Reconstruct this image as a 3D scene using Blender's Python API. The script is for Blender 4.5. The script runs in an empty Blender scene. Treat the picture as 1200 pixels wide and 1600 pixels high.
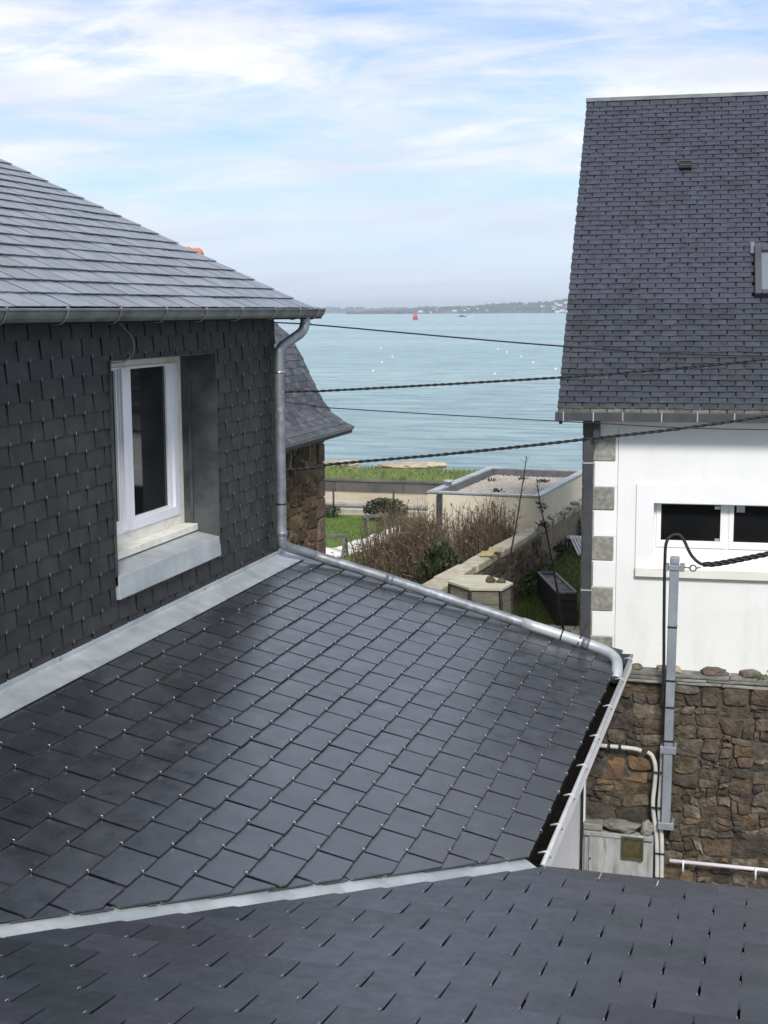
import bpy, bmesh, math, random
import numpy as np
from mathutils import Vector, Matrix, Euler, noise as mnoise
random.seed(7)
RND = random.Random(11)
SC = bpy.context.scene
COL = SC.collection
PI = math.pi

# ------------------------------------------------------------------ camera, light, exposure
# x runs along the eaves across the picture, y away to the sea, z up; the eye is at z = 0
GROUND, COURT = -5.7, -5.4
cd = bpy.data.cameras.new('camera'); cam = bpy.data.objects.new('camera', cd); COL.objects.link(cam)
pitch, roll, yaw = 0.147032, 0.005855, -0.281231
f_ = Vector((math.sin(yaw)*math.cos(pitch), math.cos(yaw)*math.cos(pitch), -math.sin(pitch)))
r0 = Vector((math.cos(yaw), -math.sin(yaw), 0))
d0 = Vector((-math.sin(yaw)*math.sin(pitch), -math.cos(yaw)*math.sin(pitch), -math.cos(pitch)))
r_ = r0*math.cos(roll) + d0*math.sin(roll); dn = d0*math.cos(roll) - r0*math.sin(roll)
cam.matrix_world = Matrix(((r_.x, -dn.x, -f_.x, 0), (r_.y, -dn.y, -f_.y, 0), (r_.z, -dn.z, -f_.z, 0), (0, 0, 0, 1)))
cd.sensor_fit = 'VERTICAL'; cd.sensor_height = 36; cd.sensor_width = 27
cd.lens = 36*2118.5/1600
cd.clip_start = 0.05; cd.clip_end = 60000
SC.camera = cam

SUN_ELEV, SUN_AZ = math.radians(42), math.radians(158)     # azimuth clockwise from +y: behind the camera
sd = bpy.data.lights.new('sun', 'SUN'); sd.energy = 2.5; sd.angle = math.radians(12); sd.color = (1, 0.955, 0.89)
sun = bpy.data.objects.new('sun', sd); COL.objects.link(sun)
sv = Vector((math.sin(SUN_AZ)*math.cos(SUN_ELEV), math.cos(SUN_AZ)*math.cos(SUN_ELEV), math.sin(SUN_ELEV)))
sun.rotation_euler = (-sv).to_track_quat('-Z', 'Y').to_euler(); sun.location = (0, -5, 20)

SC.view_settings.view_transform = 'Standard'
SC.view_settings.look = 'None'
SC.view_settings.gamma = 1
SC.view_settings.use_curve_mapping = False
SC.view_settings.exposure = 0.50

W = bpy.data.worlds.new('World'); SC.world = W; W.use_nodes = True
nt = W.node_tree; nt.nodes.clear()
def wn(t, **k):
    n = nt.nodes.new(t)
    for a, b in k.items(): setattr(n, a, b)
    return n
wl = nt.links.new
out = wn('ShaderNodeOutputWorld'); bg = wn('ShaderNodeBackground'); bg.inputs['Strength'].default_value = 0.14
sky = wn('ShaderNodeTexSky', sky_type='NISHITA', sun_disc=False, sun_elevation=SUN_ELEV, sun_rotation=SUN_AZ)
sky.air_density = 1.0; sky.dust_density = 0.25; sky.ozone_density = 2.5
tc = wn('ShaderNodeTexCoord'); sep = wn('ShaderNodeSeparateXYZ'); wl(tc.outputs['Generated'], sep.inputs[0])
def mth(op, a, b=None, clamp=False):
    n = wn('ShaderNodeMath', operation=op); n.use_clamp = clamp
    for i, v in enumerate((a, b)):
        if v is None: continue
        if isinstance(v, (int, float)): n.inputs[i].default_value = v
        else: wl(v, n.inputs[i])
    return n.outputs[0]
zc = mth('MAXIMUM', sep.outputs['Z'], 0.0)
zd = mth('ADD', zc, 0.11)
cx = mth('DIVIDE', sep.outputs['X'], zd); cy = mth('DIVIDE', sep.outputs['Y'], zd)
cmb = wn('ShaderNodeCombineXYZ'); wl(cx, cmb.inputs[0]); wl(cy, cmb.inputs[1]); cmb.inputs[2].default_value = 3.7
def wnoise(scale, detail, rough, dist, off):
    mp = wn('ShaderNodeMapping'); mp.inputs['Location'].default_value = off; wl(cmb.outputs[0], mp.inputs[0])
    mp.inputs['Rotation'].default_value = (0, 0, 0.45); mp.inputs['Scale'].default_value = (0.75, 1.1, 1)
    n = wn('ShaderNodeTexNoise'); n.inputs['Scale'].default_value = scale; n.inputs['Detail'].default_value = detail
    n.inputs['Roughness'].default_value = rough; n.inputs['Distortion'].default_value = dist
    wl(mp.outputs[0], n.inputs['Vector']); return n.outputs['Fac']
def ramp(v, stops):
    n = wn('ShaderNodeValToRGB'); wl(v, n.inputs[0])
    e = n.color_ramp.elements
    while len(e) > 1: e.remove(e[-1])
    e[0].position, e[0].color = stops[0][0], (*stops[0][1], 1)
    for p, c in stops[1:]:
        q = e.new(p); q.color = (*c, 1)
    return n.outputs[0]
n1 = wnoise(0.75, 8, 0.58, 0.5, (1.3, 0.4, 0))
n2 = wnoise(2.3, 9, 0.66, 0.8, (5.1, 2.2, 0))
cover = mth('ADD', mth('MULTIPLY', n1, 0.62), mth('MULTIPLY', n2, 0.38))
mask = ramp(cover, [(0.40, (0.10,)*3), (0.475, (0.45,)*3), (0.56, (0.95,)*3)])
# RAMP colours are kept in 0..1, so the cloud tone is scaled up afterwards
hs = wn('ShaderNodeMixRGB', blend_type='MULTIPLY'); hs.inputs[0].default_value = 1
tone = ramp(wnoise(1.5, 5, 0.55, 0.4, (9.0, 4.0, 0)), [(0.36, (0.74, 0.79, 0.88)), (0.48, (0.86, 0.89, 0.95)), (0.58, (0.98, 0.985, 1.0))])
wl(tone, hs.inputs[1]); hs.inputs[2].default_value = (6.6, 6.58, 6.55, 1)
mx = wn('ShaderNodeMixRGB'); wl(mask, mx.inputs[0])
sk2 = wn('ShaderNodeMixRGB', blend_type='MULTIPLY'); sk2.inputs[0].default_value = 1
wl(sky.outputs[0], sk2.inputs[1]); sk2.inputs[2].default_value = (0.62, 0.73, 0.93, 1)
wl(sk2.outputs[0], mx.inputs[1]); wl(hs.outputs[0], mx.inputs[2])
low = ramp(sep.outputs['Z'], [(0.0, (0.75,)*3), (0.055, (0.62,)*3), (0.17, (0.0,)*3)])      # the veil of air low over the sea
lm = wn('ShaderNodeMixRGB'); wl(low, lm.inputs[0]); wl(mx.outputs[0], lm.inputs[1]); lm.inputs[2].default_value = (3.85, 4.62, 5.8, 1)
gm = wn('ShaderNodeMixRGB', blend_type='MULTIPLY'); gm.inputs[0].default_value = 1; wl(lm.outputs[0], gm.inputs[1]); gm.inputs[2].default_value = (0.89, 0.872, 0.862, 1)
wl(gm.outputs[0], bg.inputs[0]); wl(bg.outputs[0], out.inputs[0])
SC.cycles.max_bounces = 6; SC.cycles.volume_bounces = 0

# ------------------------------------------------------------------ materials
MATS = {}
def mat(name, c1, c2=None, scale=4, rough=0.7, rough2=None, bump=0.0, bscale=40, bdist=0.01, rnd=0.0, rnd_cols=None,
        metallic=0.0, spec=0.5, detail=5, stretch=(1, 1, 1), stain=None, coords='Object', tr=0.0):
    m = bpy.data.materials.new(name); m.use_nodes = True
    t = m.node_tree; N = t.nodes; L = t.links.new
    b = N['Principled BSDF']; b.inputs['Metallic'].default_value = metallic
    b.inputs['Specular IOR Level'].default_value = spec
    c2 = c2 or c1
    tcn = N.new('ShaderNodeTexCoord'); mp = N.new('ShaderNodeMapping'); mp.inputs['Scale'].default_value = stretch
    oi = N.new('ShaderNodeObjectInfo')
    vm = N.new('ShaderNodeVectorMath'); vm.operation = 'MULTIPLY_ADD'
    cb = N.new('ShaderNodeCombineXYZ'); mm = N.new('ShaderNodeMath'); mm.operation = 'MULTIPLY'; mm.inputs[1].default_value = 57.0
    L(oi.outputs['Random'], cb.inputs[0]); L(oi.outputs['Random'], mm.inputs[0]); L(mm.outputs[0], cb.inputs[1])
    vm.inputs[1].default_value = (9.3, 1, 1); L(cb.outputs[0], vm.inputs[0]); L(tcn.outputs[coords], vm.inputs[2])
    L(vm.outputs[0], mp.inputs[0])
    n = N.new('ShaderNodeTexNoise'); n.inputs['Scale'].default_value = scale; n.inputs['Detail'].default_value = detail
    n.inputs['Roughness'].default_value = 0.6
    L(mp.outputs[0], n.inputs['Vector'])
    r = N.new('ShaderNodeValToRGB'); r.color_ramp.elements[0].position = 0.36; r.color_ramp.elements[1].position = 0.64
    r.color_ramp.elements[0].color = (*c1, 1); r.color_ramp.elements[1].color = (*c2, 1)
    L(n.outputs['Fac'], r.inputs[0]); col = r.outputs[0]
    if rnd_cols:
        rr = N.new('ShaderNodeValToRGB'); rr.color_ramp.interpolation = 'CONSTANT'
        e = rr.color_ramp.elements
        while len(e) > 1: e.remove(e[-1])
        e[0].position = 0; e[0].color = (*rnd_cols[0], 1)
        for i, c in enumerate(rnd_cols[1:], 1):
            q = e.new(i/len(rnd_cols)); q.color = (*c, 1)
        L(oi.outputs['Random'], rr.inputs[0])
        mxn = N.new('ShaderNodeMixRGB'); mxn.blend_type = 'MULTIPLY'; mxn.inputs[0].default_value = 1
        L(col, mxn.inputs[1]); L(rr.outputs[0], mxn.inputs[2]); col = mxn.outputs[0]
    if rnd:
        hsv = N.new('ShaderNodeHueSaturation'); mr = N.new('ShaderNodeMapRange')
        mr.inputs['To Min'].default_value = 1-rnd; mr.inputs['To Max'].default_value = 1+rnd
        L(oi.outputs['Random'], mr.inputs['Value']); L(mr.outputs[0], hsv.inputs['Value']); L(col, hsv.inputs['Color']); col = hsv.outputs[0]
    if stain:
        sc_, cs, lo, hi, sst = stain
        mp2 = N.new('ShaderNodeMapping'); mp2.inputs['Scale'].default_value = sst; L(vm.outputs[0], mp2.inputs[0])
        n3 = N.new('ShaderNodeTexNoise'); n3.inputs['Scale'].default_value = sc_; n3.inputs['Detail'].default_value = 7
        n3.inputs['Roughness'].default_value = 0.65
        L(mp2.outputs[0], n3.inputs['Vector'])
        r3 = N.new('ShaderNodeValToRGB'); r3.color_ramp.elements[0].position = lo; r3.color_ramp.elements[1].position = hi
        L(n3.outputs['Fac'], r3.inputs[0])
        mx3 = N.new('ShaderNodeMixRGB'); L(r3.outputs[0], mx3.inputs[0]); L(col, mx3.inputs[1]); mx3.inputs[2].default_value = (*cs, 1); col = mx3.outputs[0]
    L(col, b.inputs['Base Color'])
    if rough2 is None: b.inputs['Roughness'].default_value = rough
    else:
        n2_ = N.new('ShaderNodeTexNoise'); n2_.inputs['Scale'].default_value = scale*1.7; n2_.inputs['Detail'].default_value = 4
        L(mp.outputs[0], n2_.inputs['Vector'])
        mr2 = N.new('ShaderNodeMapRange'); mr2.inputs['From Min'].default_value = 0.3; mr2.inputs['From Max'].default_value = 0.7
        mr2.inputs['To Min'].default_value = rough; mr2.inputs['To Max'].default_value = rough2
        L(n2_.outputs['Fac'], mr2.inputs['Value']); L(mr2.outputs[0], b.inputs['Roughness'])
    if bump:
        bn = N.new('ShaderNodeBump'); bn.inputs['Strength'].default_value = bump; bn.inputs['Distance'].default_value = bdist
        n4 = N.new('ShaderNodeTexNoise'); n4.inputs['Scale'].default_value = bscale; n4.inputs['Detail'].default_value = 6
        n4.inputs['Roughness'].default_value = 0.6
        L(mp.outputs[0], n4.inputs['Vector']); L(n4.outputs['Fac'], bn.inputs['Height']); L(bn.outputs[0], b.inputs['Normal'])
    MATS[name] = m
    return m

m_slate = mat('slate_new', (0.012, 0.0138, 0.0150), (0.025, 0.0285, 0.031), 4, 0.24, 0.38, 0.34, 9, 0.006, rnd=0.26, rnd_cols=[(1, 1, 1), (0.9, 1.0, 1.0), (1.03, 0.99, 1.08), (0.96, 1.03, 1.08), (0.98, 1.0, 1.02), (0.88, 0.93, 1.0), (1.02, 0.98, 1.1)],  spec=1.0,
              stain=(8, (0.055, 0.058, 0.064), 0.60, 0.82, (1, 1, 1)))
m_slate_wall = mat('slate_wall', (0.0175, 0.018, 0.0195), (0.029, 0.030, 0.032), 5, 0.45, 0.65, 0.4, 18, 0.005, rnd=0.2,  spec=0.35)
m_slate_front = mat('slate_front', (0.031, 0.034, 0.042), (0.043, 0.047, 0.056), 8, 0.32, 0.45, 0.6, 22, 0.005, rnd=0.26, rnd_cols=[(1, 1, 1), (0.9, 1.0, 1.0), (1.03, 0.99, 1.08), (0.96, 1.03, 1.08), (0.98, 1.0, 1.02), (0.88, 0.93, 1.0), (1.02, 0.98, 1.1)],  spec=0.5,
                    stain=(9, (0.09, 0.093, 0.10), 0.60, 0.85, (1, 2.5, 1)))
m_slate_up = mat('slate_upper', (0.060, 0.074, 0.089), (0.100, 0.119, 0.140), 5, 0.20, 0.32, 0.22, 9, 0.006, rnd=0.28, rnd_cols=[(1, 1, 1), (0.9, 1.0, 1.0), (1.03, 0.99, 1.08), (0.96, 1.03, 1.08), (0.98, 1.0, 1.02), (0.88, 0.93, 1.0), (1.02, 0.98, 1.1)],  spec=1.0)
m_slate_old = mat('slate_old', (0.024, 0.028, 0.036), (0.040, 0.046, 0.057), 9, 0.5, 0.7, 0.5, 30, 0.006, rnd=0.26, rnd_cols=[(1, 1, 1), (0.9, 1.0, 1.0), (1.03, 0.99, 1.08), (0.96, 1.03, 1.08), (0.98, 1.0, 1.02), (0.88, 0.93, 1.0), (1.02, 0.98, 1.1)], spec=0.4,
                  stain=(2.2, (0.020, 0.019, 0.02), 0.55, 0.75, (1, 1, 1)))
m_slate_lichen = mat('slate_lichen', (0.07, 0.07, 0.06), (0.14, 0.135, 0.10), 20, 0.7, 0.8, 0.5, 30, 0.006, rnd=0.3, spec=0.3)
m_slate_barn = mat('slate_barn', (0.048, 0.053, 0.062), (0.10, 0.105, 0.118), 9, 0.6, 0.75, 0.5, 30, 0.006, rnd=0.4, spec=0.4)
m_felt = mat('roof_felt', (0.010, 0.010, 0.011), (0.016, 0.016, 0.017), 8, 0.9, spec=0.1)
m_zinc = mat('zinc', (0.35, 0.385, 0.40), (0.50, 0.535, 0.55), 3.5, 0.36, 0.6, 0.2, 8, 0.012, metallic=0.35, stain=(5, (0.26, 0.28, 0.285), 0.56, 0.80, (1, 1, 1)))
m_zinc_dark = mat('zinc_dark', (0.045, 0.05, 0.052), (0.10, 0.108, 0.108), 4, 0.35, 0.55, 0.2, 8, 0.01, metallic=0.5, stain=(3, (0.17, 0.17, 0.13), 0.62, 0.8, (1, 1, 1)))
m_gutter = mat('zinc_gutter', (0.13, 0.14, 0.14), (0.20, 0.215, 0.215), 5, 0.4, 0.6, 0.1, 20, 0.01, metallic=0.5, stain=(7, (0.08, 0.085, 0.085), 0.55, 0.75, (1, 1, 3)))
m_pipe = mat('zinc_pipe', (0.17, 0.188, 0.208), (0.28, 0.305, 0.33), 6, 0.46, 0.6, 0.1, 30, 0.01, metallic=0.6, stain=(9, (0.40, 0.43, 0.46), 0.54, 0.72, (1, 1, 1)))
m_steel = mat('stainless', (0.5, 0.5, 0.5), (0.66, 0.66, 0.65), 30, 0.3, metallic=0.9)
m_board = mat('cream_board', (0.70, 0.69, 0.64), (0.77, 0.765, 0.72), 3, 0.5, 0.65, stain=(6, (0.5, 0.48, 0.42), 0.62, 0.85, (1, 0.4, 1)))
m_dull = mat('dull_steel', (0.27, 0.27, 0.27), (0.45, 0.45, 0.45), 30, 0.45, metallic=0.7)
m_white_pvc = mat('white_pvc', (0.74, 0.75, 0.78), (0.80, 0.80, 0.82), 3, 0.35, 0.5, spec=0.5)
m_cream = mat('cream_paint', (0.62, 0.60, 0.52), (0.76, 0.75, 0.68), 9, 0.6, 0.7, 0.2, 20, 0.01, stain=(5, (0.45, 0.41, 0.30), 0.62, 0.85, (1, 1, 2)))
m_glass = mat('window_glass', (0.006, 0.007, 0.008), (0.012, 0.012, 0.013), 3, 0.04, spec=0.5)
m_skyglass = mat('skylight_glass', (0.20, 0.23, 0.27), (0.25, 0.28, 0.32), 1, 0.03, metallic=0.55, spec=1.0)
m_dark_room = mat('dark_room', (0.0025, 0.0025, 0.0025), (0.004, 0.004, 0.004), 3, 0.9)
m_render = mat('white_render', (0.81, 0.81, 0.81), (0.85, 0.85, 0.85), 1.2, 0.85, None, 0.35, 70, 0.008,
               stain=(2.2, (0.72, 0.72, 0.70), 0.52, 0.85, (1.6, 1.6, 0.35)))
m_render_trim = mat('white_trim', (0.82, 0.82, 0.83), (0.86, 0.86, 0.87), 1.5, 0.8, None, 0.15, 60, 0.005)
m_sill = mat('sill_paint', (0.74, 0.73, 0.66), (0.82, 0.81, 0.77), 3, 0.7, None, 0.2, 30, 0.005, stain=(3.5, (0.55, 0.51, 0.38), 0.60, 0.82, (1, 1, 4)))
m_quoin = mat('granite_quoin', (0.20, 0.195, 0.175), (0.34, 0.33, 0.30), 16, 0.85, None, 0.5, 50, 0.008, rnd=0.15, stain=(5, (0.13, 0.12, 0.09), 0.55, 0.8, (1, 1, 1)))
m_grey_pvc = mat('dark_grey_pvc', (0.045, 0.047, 0.055), (0.065, 0.067, 0.076), 4, 0.5, 0.65, spec=0.4)
m_pale_metal = mat('pale_metal', (0.42, 0.43, 0.44), (0.52, 0.53, 0.54), 8, 0.45, metallic=0.3)
m_post = mat('galvanised_post', (0.23, 0.255, 0.29), (0.32, 0.345, 0.38), 5, 0.45, 0.6, 0.1, 30, 0.005, metallic=0.35, stain=(9, (0.26, 0.26, 0.25), 0.6, 0.8, (1, 1, 1)))
m_black = mat('black_rubber', (0.012, 0.012, 0.013), (0.02, 0.02, 0.021), 8, 0.55, spec=0.35)
m_conduit = mat('pale_conduit', (0.44, 0.44, 0.41), (0.56, 0.56, 0.53), 12, 0.6, stain=(14, (0.25, 0.24, 0.2), 0.6, 0.8, (1, 1, 1)))
m_box = mat('weathered_panel', (0.23, 0.235, 0.23), (0.37, 0.375, 0.365), 5, 0.7, None, 0.2, 40, 0.006, stretch=(3, 3, 0.6), stain=(6, (0.14, 0.14, 0.12), 0.56, 0.75, (3, 3, 0.6)))
m_brass_glass = mat('brown_window', (0.045, 0.042, 0.022), (0.085, 0.075, 0.035), 14, 0.2, 0.4)
m_stone = mat('rubble_stone', (0.34, 0.32, 0.29), (0.86, 0.82, 0.76), 9, 0.88, None, 1.0, 24, 0.035,
              rnd_cols=[(0.16, 0.132, 0.098), (0.185, 0.150, 0.108), (0.125, 0.108, 0.086), (0.24, 0.21, 0.165), (0.165, 0.125, 0.084), (0.28, 0.245, 0.19), (0.125, 0.096, 0.074), (0.18, 0.155, 0.122), (0.205, 0.15, 0.09), (0.10, 0.088, 0.072)],
              stain=(6, (0.035, 0.032, 0.027), 0.52, 0.72, (1, 1, 1)))
m_mortar = mat('dark_mortar', (0.045, 0.04, 0.033), (0.11, 0.098, 0.08), 18, 0.95, None, 0.8, 40, 0.02)
m_cope = mat('slate_coping', (0.15, 0.15, 0.135), (0.27, 0.265, 0.24), 9, 0.85, None, 0.6, 30, 0.01, rnd=0.25, stretch=(1, 3, 6), stain=(5, (0.10, 0.10, 0.08), 0.5, 0.7, (1, 1, 1)))
m_barn_stone = mat('barn_stone', (0.55, 0.5, 0.43), (0.9, 0.84, 0.74), 8, 0.9, None, 0.8, 20, 0.03,
                   rnd_cols=[(0.22, 0.15, 0.085), (0.16, 0.12, 0.08), (0.11, 0.075, 0.05), (0.26, 0.19, 0.11), (0.19, 0.145, 0.10), (0.13, 0.10, 0.075), (0.09, 0.07, 0.055)])
m_barn_mortar = mat('barn_mortar', (0.20, 0.16, 0.11), (0.32, 0.26, 0.18), 7, 0.95, None, 0.6, 30, 0.02)
m_barn_quoin = mat('barn_quoin', (0.11, 0.075, 0.058), (0.20, 0.135, 0.10), 7, 0.9, None, 0.6, 30, 0.02, rnd=0.2)
m_terra = mat('terracotta', (0.42, 0.14, 0.06), (0.58, 0.23, 0.11), 12, 0.75, None, 0.3, 40, 0.01)
m_annex = mat('cream_render', (0.66, 0.60, 0.47), (0.72, 0.665, 0.53), 1.5, 0.9, None, 0.2, 50, 0.006, stain=(2.5, (0.40, 0.36, 0.27), 0.66, 0.92, (1, 1, 0.5)))
m_lead = mat('lead_grey', (0.10, 0.11, 0.12), (0.16, 0.17, 0.18), 6, 0.55, metallic=0.2)
m_gravel = mat('gravel', (0.46, 0.42, 0.36), (0.66, 0.61, 0.54), 30, 0.95, None, 0.8, 60, 0.02, rnd=0.2)
m_gw = mat('wall_coping', (0.34, 0.31, 0.24), (0.52, 0.48, 0.385), 6, 0.9, None, 0.5, 30, 0.015, rnd=0.18, stain=(3.5, (0.24, 0.23, 0.12), 0.55, 0.75, (1, 1, 1)))
m_yellow = mat('yellow_tile', (0.34, 0.29, 0.14), (0.46, 0.40, 0.22), 9, 0.85, None, 0.4, 30, 0.01)
m_wood_lid = mat('bleached_board', (0.40, 0.38, 0.30), (0.56, 0.54, 0.44), 6, 0.8, None, 0.3, 40, 0.006, stretch=(1, 5, 1), stain=(5, (0.38, 0.39, 0.2), 0.52, 0.7, (1, 1, 1)))
m_wood_slat = mat('weathered_slat', (0.13, 0.118, 0.09), (0.22, 0.20, 0.155), 6, 0.85, None, 0.4, 40, 0.006, stretch=(1, 1, 8), rnd=0.2)
m_dark_wood = mat('black_wood', (0.014, 0.013, 0.012), (0.03, 0.028, 0.026), 8, 0.75, None, 0.3, 40, 0.006)
m_grey_wood = mat('grey_slat', (0.10, 0.10, 0.105), (0.2, 0.2, 0.205), 8, 0.75, None, 0.4, 40, 0.006, rnd=0.3)
m_old_wood = mat('old_timber', (0.085, 0.085, 0.08), (0.16, 0.16, 0.15), 9, 0.9, None, 0.4, 40, 0.006)
m_tarp = mat('white_tarp', (0.72, 0.70, 0.66), (0.82, 0.81, 0.78), 4, 0.6, None, 0.5, 9, 0.04)
m_lawn = mat('lawn_soil', (0.065, 0.115, 0.016), (0.11, 0.17, 0.028), 2.5, 0.95, None, 0.6, 40, 0.03, stain=(1.1, (0.10, 0.11, 0.04), 0.55, 0.8, (1, 1, 1)))
m_lawn2 = mat('mossy_soil', (0.06, 0.095, 0.016), (0.10, 0.135, 0.03), 2.5, 0.95, None, 0.6, 40, 0.03, stain=(1.6, (0.07, 0.07, 0.03), 0.55, 0.8, (1, 1, 1)))
m_blade = mat('grass_blade', (0.075, 0.135, 0.016), (0.125, 0.195, 0.03), 1.2, 0.8, rnd=0.1)
m_blade2 = mat('moss_blade', (0.065, 0.105, 0.018), (0.105, 0.15, 0.032), 1.2, 0.85)
m_bank = mat('bank_grass', (0.11, 0.16, 0.05), (0.20, 0.25, 0.09), 0.5, 0.95, None, 0.8, 6, 0.1, stain=(0.8, (0.22, 0.21, 0.10), 0.5, 0.7, (1, 1, 1)))
m_soil = mat('courtyard_ground', (0.14, 0.13, 0.115), (0.22, 0.205, 0.18), 4, 0.95, None, 0.5, 40, 0.02)
m_road = mat('asphalt', (0.055, 0.057, 0.06), (0.085, 0.087, 0.09), 12, 0.85, None, 0.3, 80, 0.01)
m_line = mat('road_paint', (0.72, 0.72, 0.72), (0.8, 0.8, 0.8), 3, 0.7)
m_prom = mat('sandy_path', (0.36, 0.30, 0.21), (0.46, 0.39, 0.28), 1.2, 0.95, None, 0.3, 30, 0.02)
m_concrete = mat('sea_wall_concrete', (0.065, 0.063, 0.058), (0.12, 0.115, 0.105), 0.8, 0.95, None, 0.5, 12, 0.03, stretch=(1, 1, 0.4), stain=(1.1, (0.05, 0.05, 0.045), 0.5, 0.7, (1, 1, 0.4)))
m_kerb = mat('pale_kerb', (0.36, 0.33, 0.27), (0.46, 0.43, 0.36), 3, 0.9, None, 0.4, 20, 0.01)
m_rock = mat('shore_rock', (0.34, 0.28, 0.20), (0.52, 0.44, 0.33), 2, 0.95, None, 0.8, 6, 0.1, rnd=0.15)
m_twig = mat('brown_twig', (0.10, 0.078, 0.054), (0.235, 0.185, 0.128), 2.2, 0.9)
m_head = mat('dry_flowers', (0.15, 0.11, 0.07), (0.26, 0.20, 0.13), 6, 0.95)
m_leaf = mat('dark_leaf', (0.016, 0.026, 0.010), (0.040, 0.058, 0.022), 3, 0.6)
m_leaf2 = mat('weed_leaf', (0.05, 0.09, 0.02), (0.09, 0.15, 0.035), 3, 0.6)
m_agave = mat('agave_leaf', (0.035, 0.05, 0.035), (0.09, 0.115, 0.085), 6, 0.5)
m_cane = mat('dark_cane', (0.035, 0.028, 0.022), (0.06, 0.05, 0.04), 6, 0.8)
m_hill = mat('far_shore', (0.030, 0.044, 0.036), (0.07, 0.075, 0.058), 0.006, 0.95)
m_far_tree = mat('far_trees', (0.018, 0.026, 0.020), (0.045, 0.052, 0.036), 0.01, 0.95)
m_far_house = mat('far_house_wall', (0.75, 0.75, 0.73), None, 1, 0.9)
m_far_roof = mat('far_house_roof', (0.06, 0.06, 0.07), None, 1, 0.9)
m_buoy = mat('white_buoy', (0.8, 0.8, 0.79), None, 1, 0.5)
m_red = mat('red_paint', (0.62, 0.05, 0.06), (0.55, 0.04, 0.05), 1, 0.5)
m_boat = mat('dark_hull', (0.02, 0.022, 0.025), None, 1, 0.5)
m_foam = mat('foam', (0.8, 0.82, 0.83), None, 1, 0.9)
m_orange = mat('rust_stone', (0.10, 0.062, 0.032), (0.20, 0.13, 0.068), 8, 0.9, None, 0.9, 20, 0.03, stain=(9, (0.06, 0.05, 0.04), 0.52, 0.72, (1, 1, 1)))
m_redstone = mat('red_brown_stone', (0.10, 0.075, 0.06), (0.20, 0.155, 0.125), 10, 0.9, None, 0.8, 20, 0.03)
m_tan = mat('tan_stone', (0.30, 0.25, 0.16), (0.42, 0.36, 0.25), 10, 0.9, None, 0.8, 20, 0.03)
m_moss_shade = mat('gutter_moss_shade', (0.004, 0.0036, 0.003), (0.010, 0.0085, 0.006), 14, 0.95, None, 0.8, 40, 0.02, spec=0.08)  # moss taken to near-black: shade inside the gutter is put into its colour
m_render_grey = mat('pale_grey_render', (0.60, 0.60, 0.61), (0.66, 0.66, 0.665), 2, 0.85, None, 0.2, 50, 0.005)

for n_, i_ in (('slate_new', 1.95), ('slate_upper', 2.1), ('slate_front', 1.55)): MATS[n_].node_tree.nodes['Principled BSDF'].inputs['IOR'].default_value = i_
for n_ in ('slate_new', 'slate_upper'): MATS[n_].node_tree.nodes['Principled BSDF'].inputs['Specular IOR Level'].default_value = 0.95
# the sea: teal body under a rippled, sky-reflecting face
m_sea = bpy.data.materials.new('sea_water'); m_sea.use_nodes = True
t = m_sea.node_tree; N = t.nodes; L = t.links.new; b = N['Principled BSDF']
b.inputs['IOR'].default_value = 1.33; b.inputs['Roughness'].default_value = 0.22
tcn = N.new('ShaderNodeTexCoord')
def snoise(scale, sx, sy, detail, rough=0.55):
    mp = N.new('ShaderNodeMapping'); mp.inputs['Scale'].default_value = (sx, sy, 1); L(tcn.outputs['Object'], mp.inputs[0])
    n = N.new('ShaderNodeTexNoise'); n.inputs['Scale'].default_value = scale; n.inputs['Detail'].default_value = detail; n.inputs['Roughness'].default_value = rough
    L(mp.outputs[0], n.inputs['Vector']); return n.outputs['Fac']
band = snoise(0.006, 0.25, 1.6, 4)
r = N.new('ShaderNodeValToRGB'); e = r.color_ramp.elements
e[0].position = 0.36; e[0].color = (0.225, 0.375, 0.40, 1); e[1].position = 0.66; e[1].color = (0.33, 0.475, 0.485, 1)
L(band, r.inputs[0])
fl = snoise(0.55, 0.35, 1.0, 8, 0.7); rf = N.new('ShaderNodeValToRGB'); rf.color_ramp.elements[0].position = 0.63; rf.color_ramp.elements[1].position = 0.70
L(fl, rf.inputs[0])
fm = N.new('ShaderNodeMixRGB'); rp = N.new('ShaderNodeValToRGB'); rp.color_ramp.elements[0].position = 0.38; rp.color_ramp.elements[1].position = 0.62
rp.color_ramp.elements[0].color = (0.56, 0.60, 0.64, 1); rp.color_ramp.elements[1].color = (1.3, 1.3, 1.28, 1); L(snoise(0.55, 0.22, 0.85, 9, 0.74), rp.inputs[0])  # light and dark of the wave slopes, put into the water colour
wm = N.new('ShaderNodeMixRGB'); wm.blend_type = 'MULTIPLY'; wm.inputs[0].default_value = 1; L(r.outputs[0], wm.inputs[1]); L(rp.outputs[0], wm.inputs[2])
L(rf.outputs[0], fm.inputs[0]); L(wm.outputs[0], fm.inputs[1]); fm.inputs[2].default_value = (0.42, 0.55, 0.57, 1)
L(fm.outputs[0], b.inputs['Base Color'])
b1 = N.new('ShaderNodeBump'); b1.inputs['Strength'].default_value = 1.0; b1.inputs['Distance'].default_value = 1.6; L(snoise(0.4, 0.45, 1.0, 9, 0.7), b1.inputs['Height'])
b2 = N.new('ShaderNodeBump'); b2.inputs['Strength'].default_value = 0.7; b2.inputs['Distance'].default_value = 5.0; L(snoise(0.035, 0.5, 1.0, 5), b2.inputs['Height'])
L(b1.outputs[0], b2.inputs['Normal']); L(b2.outputs[0], b.inputs['Normal'])

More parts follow.
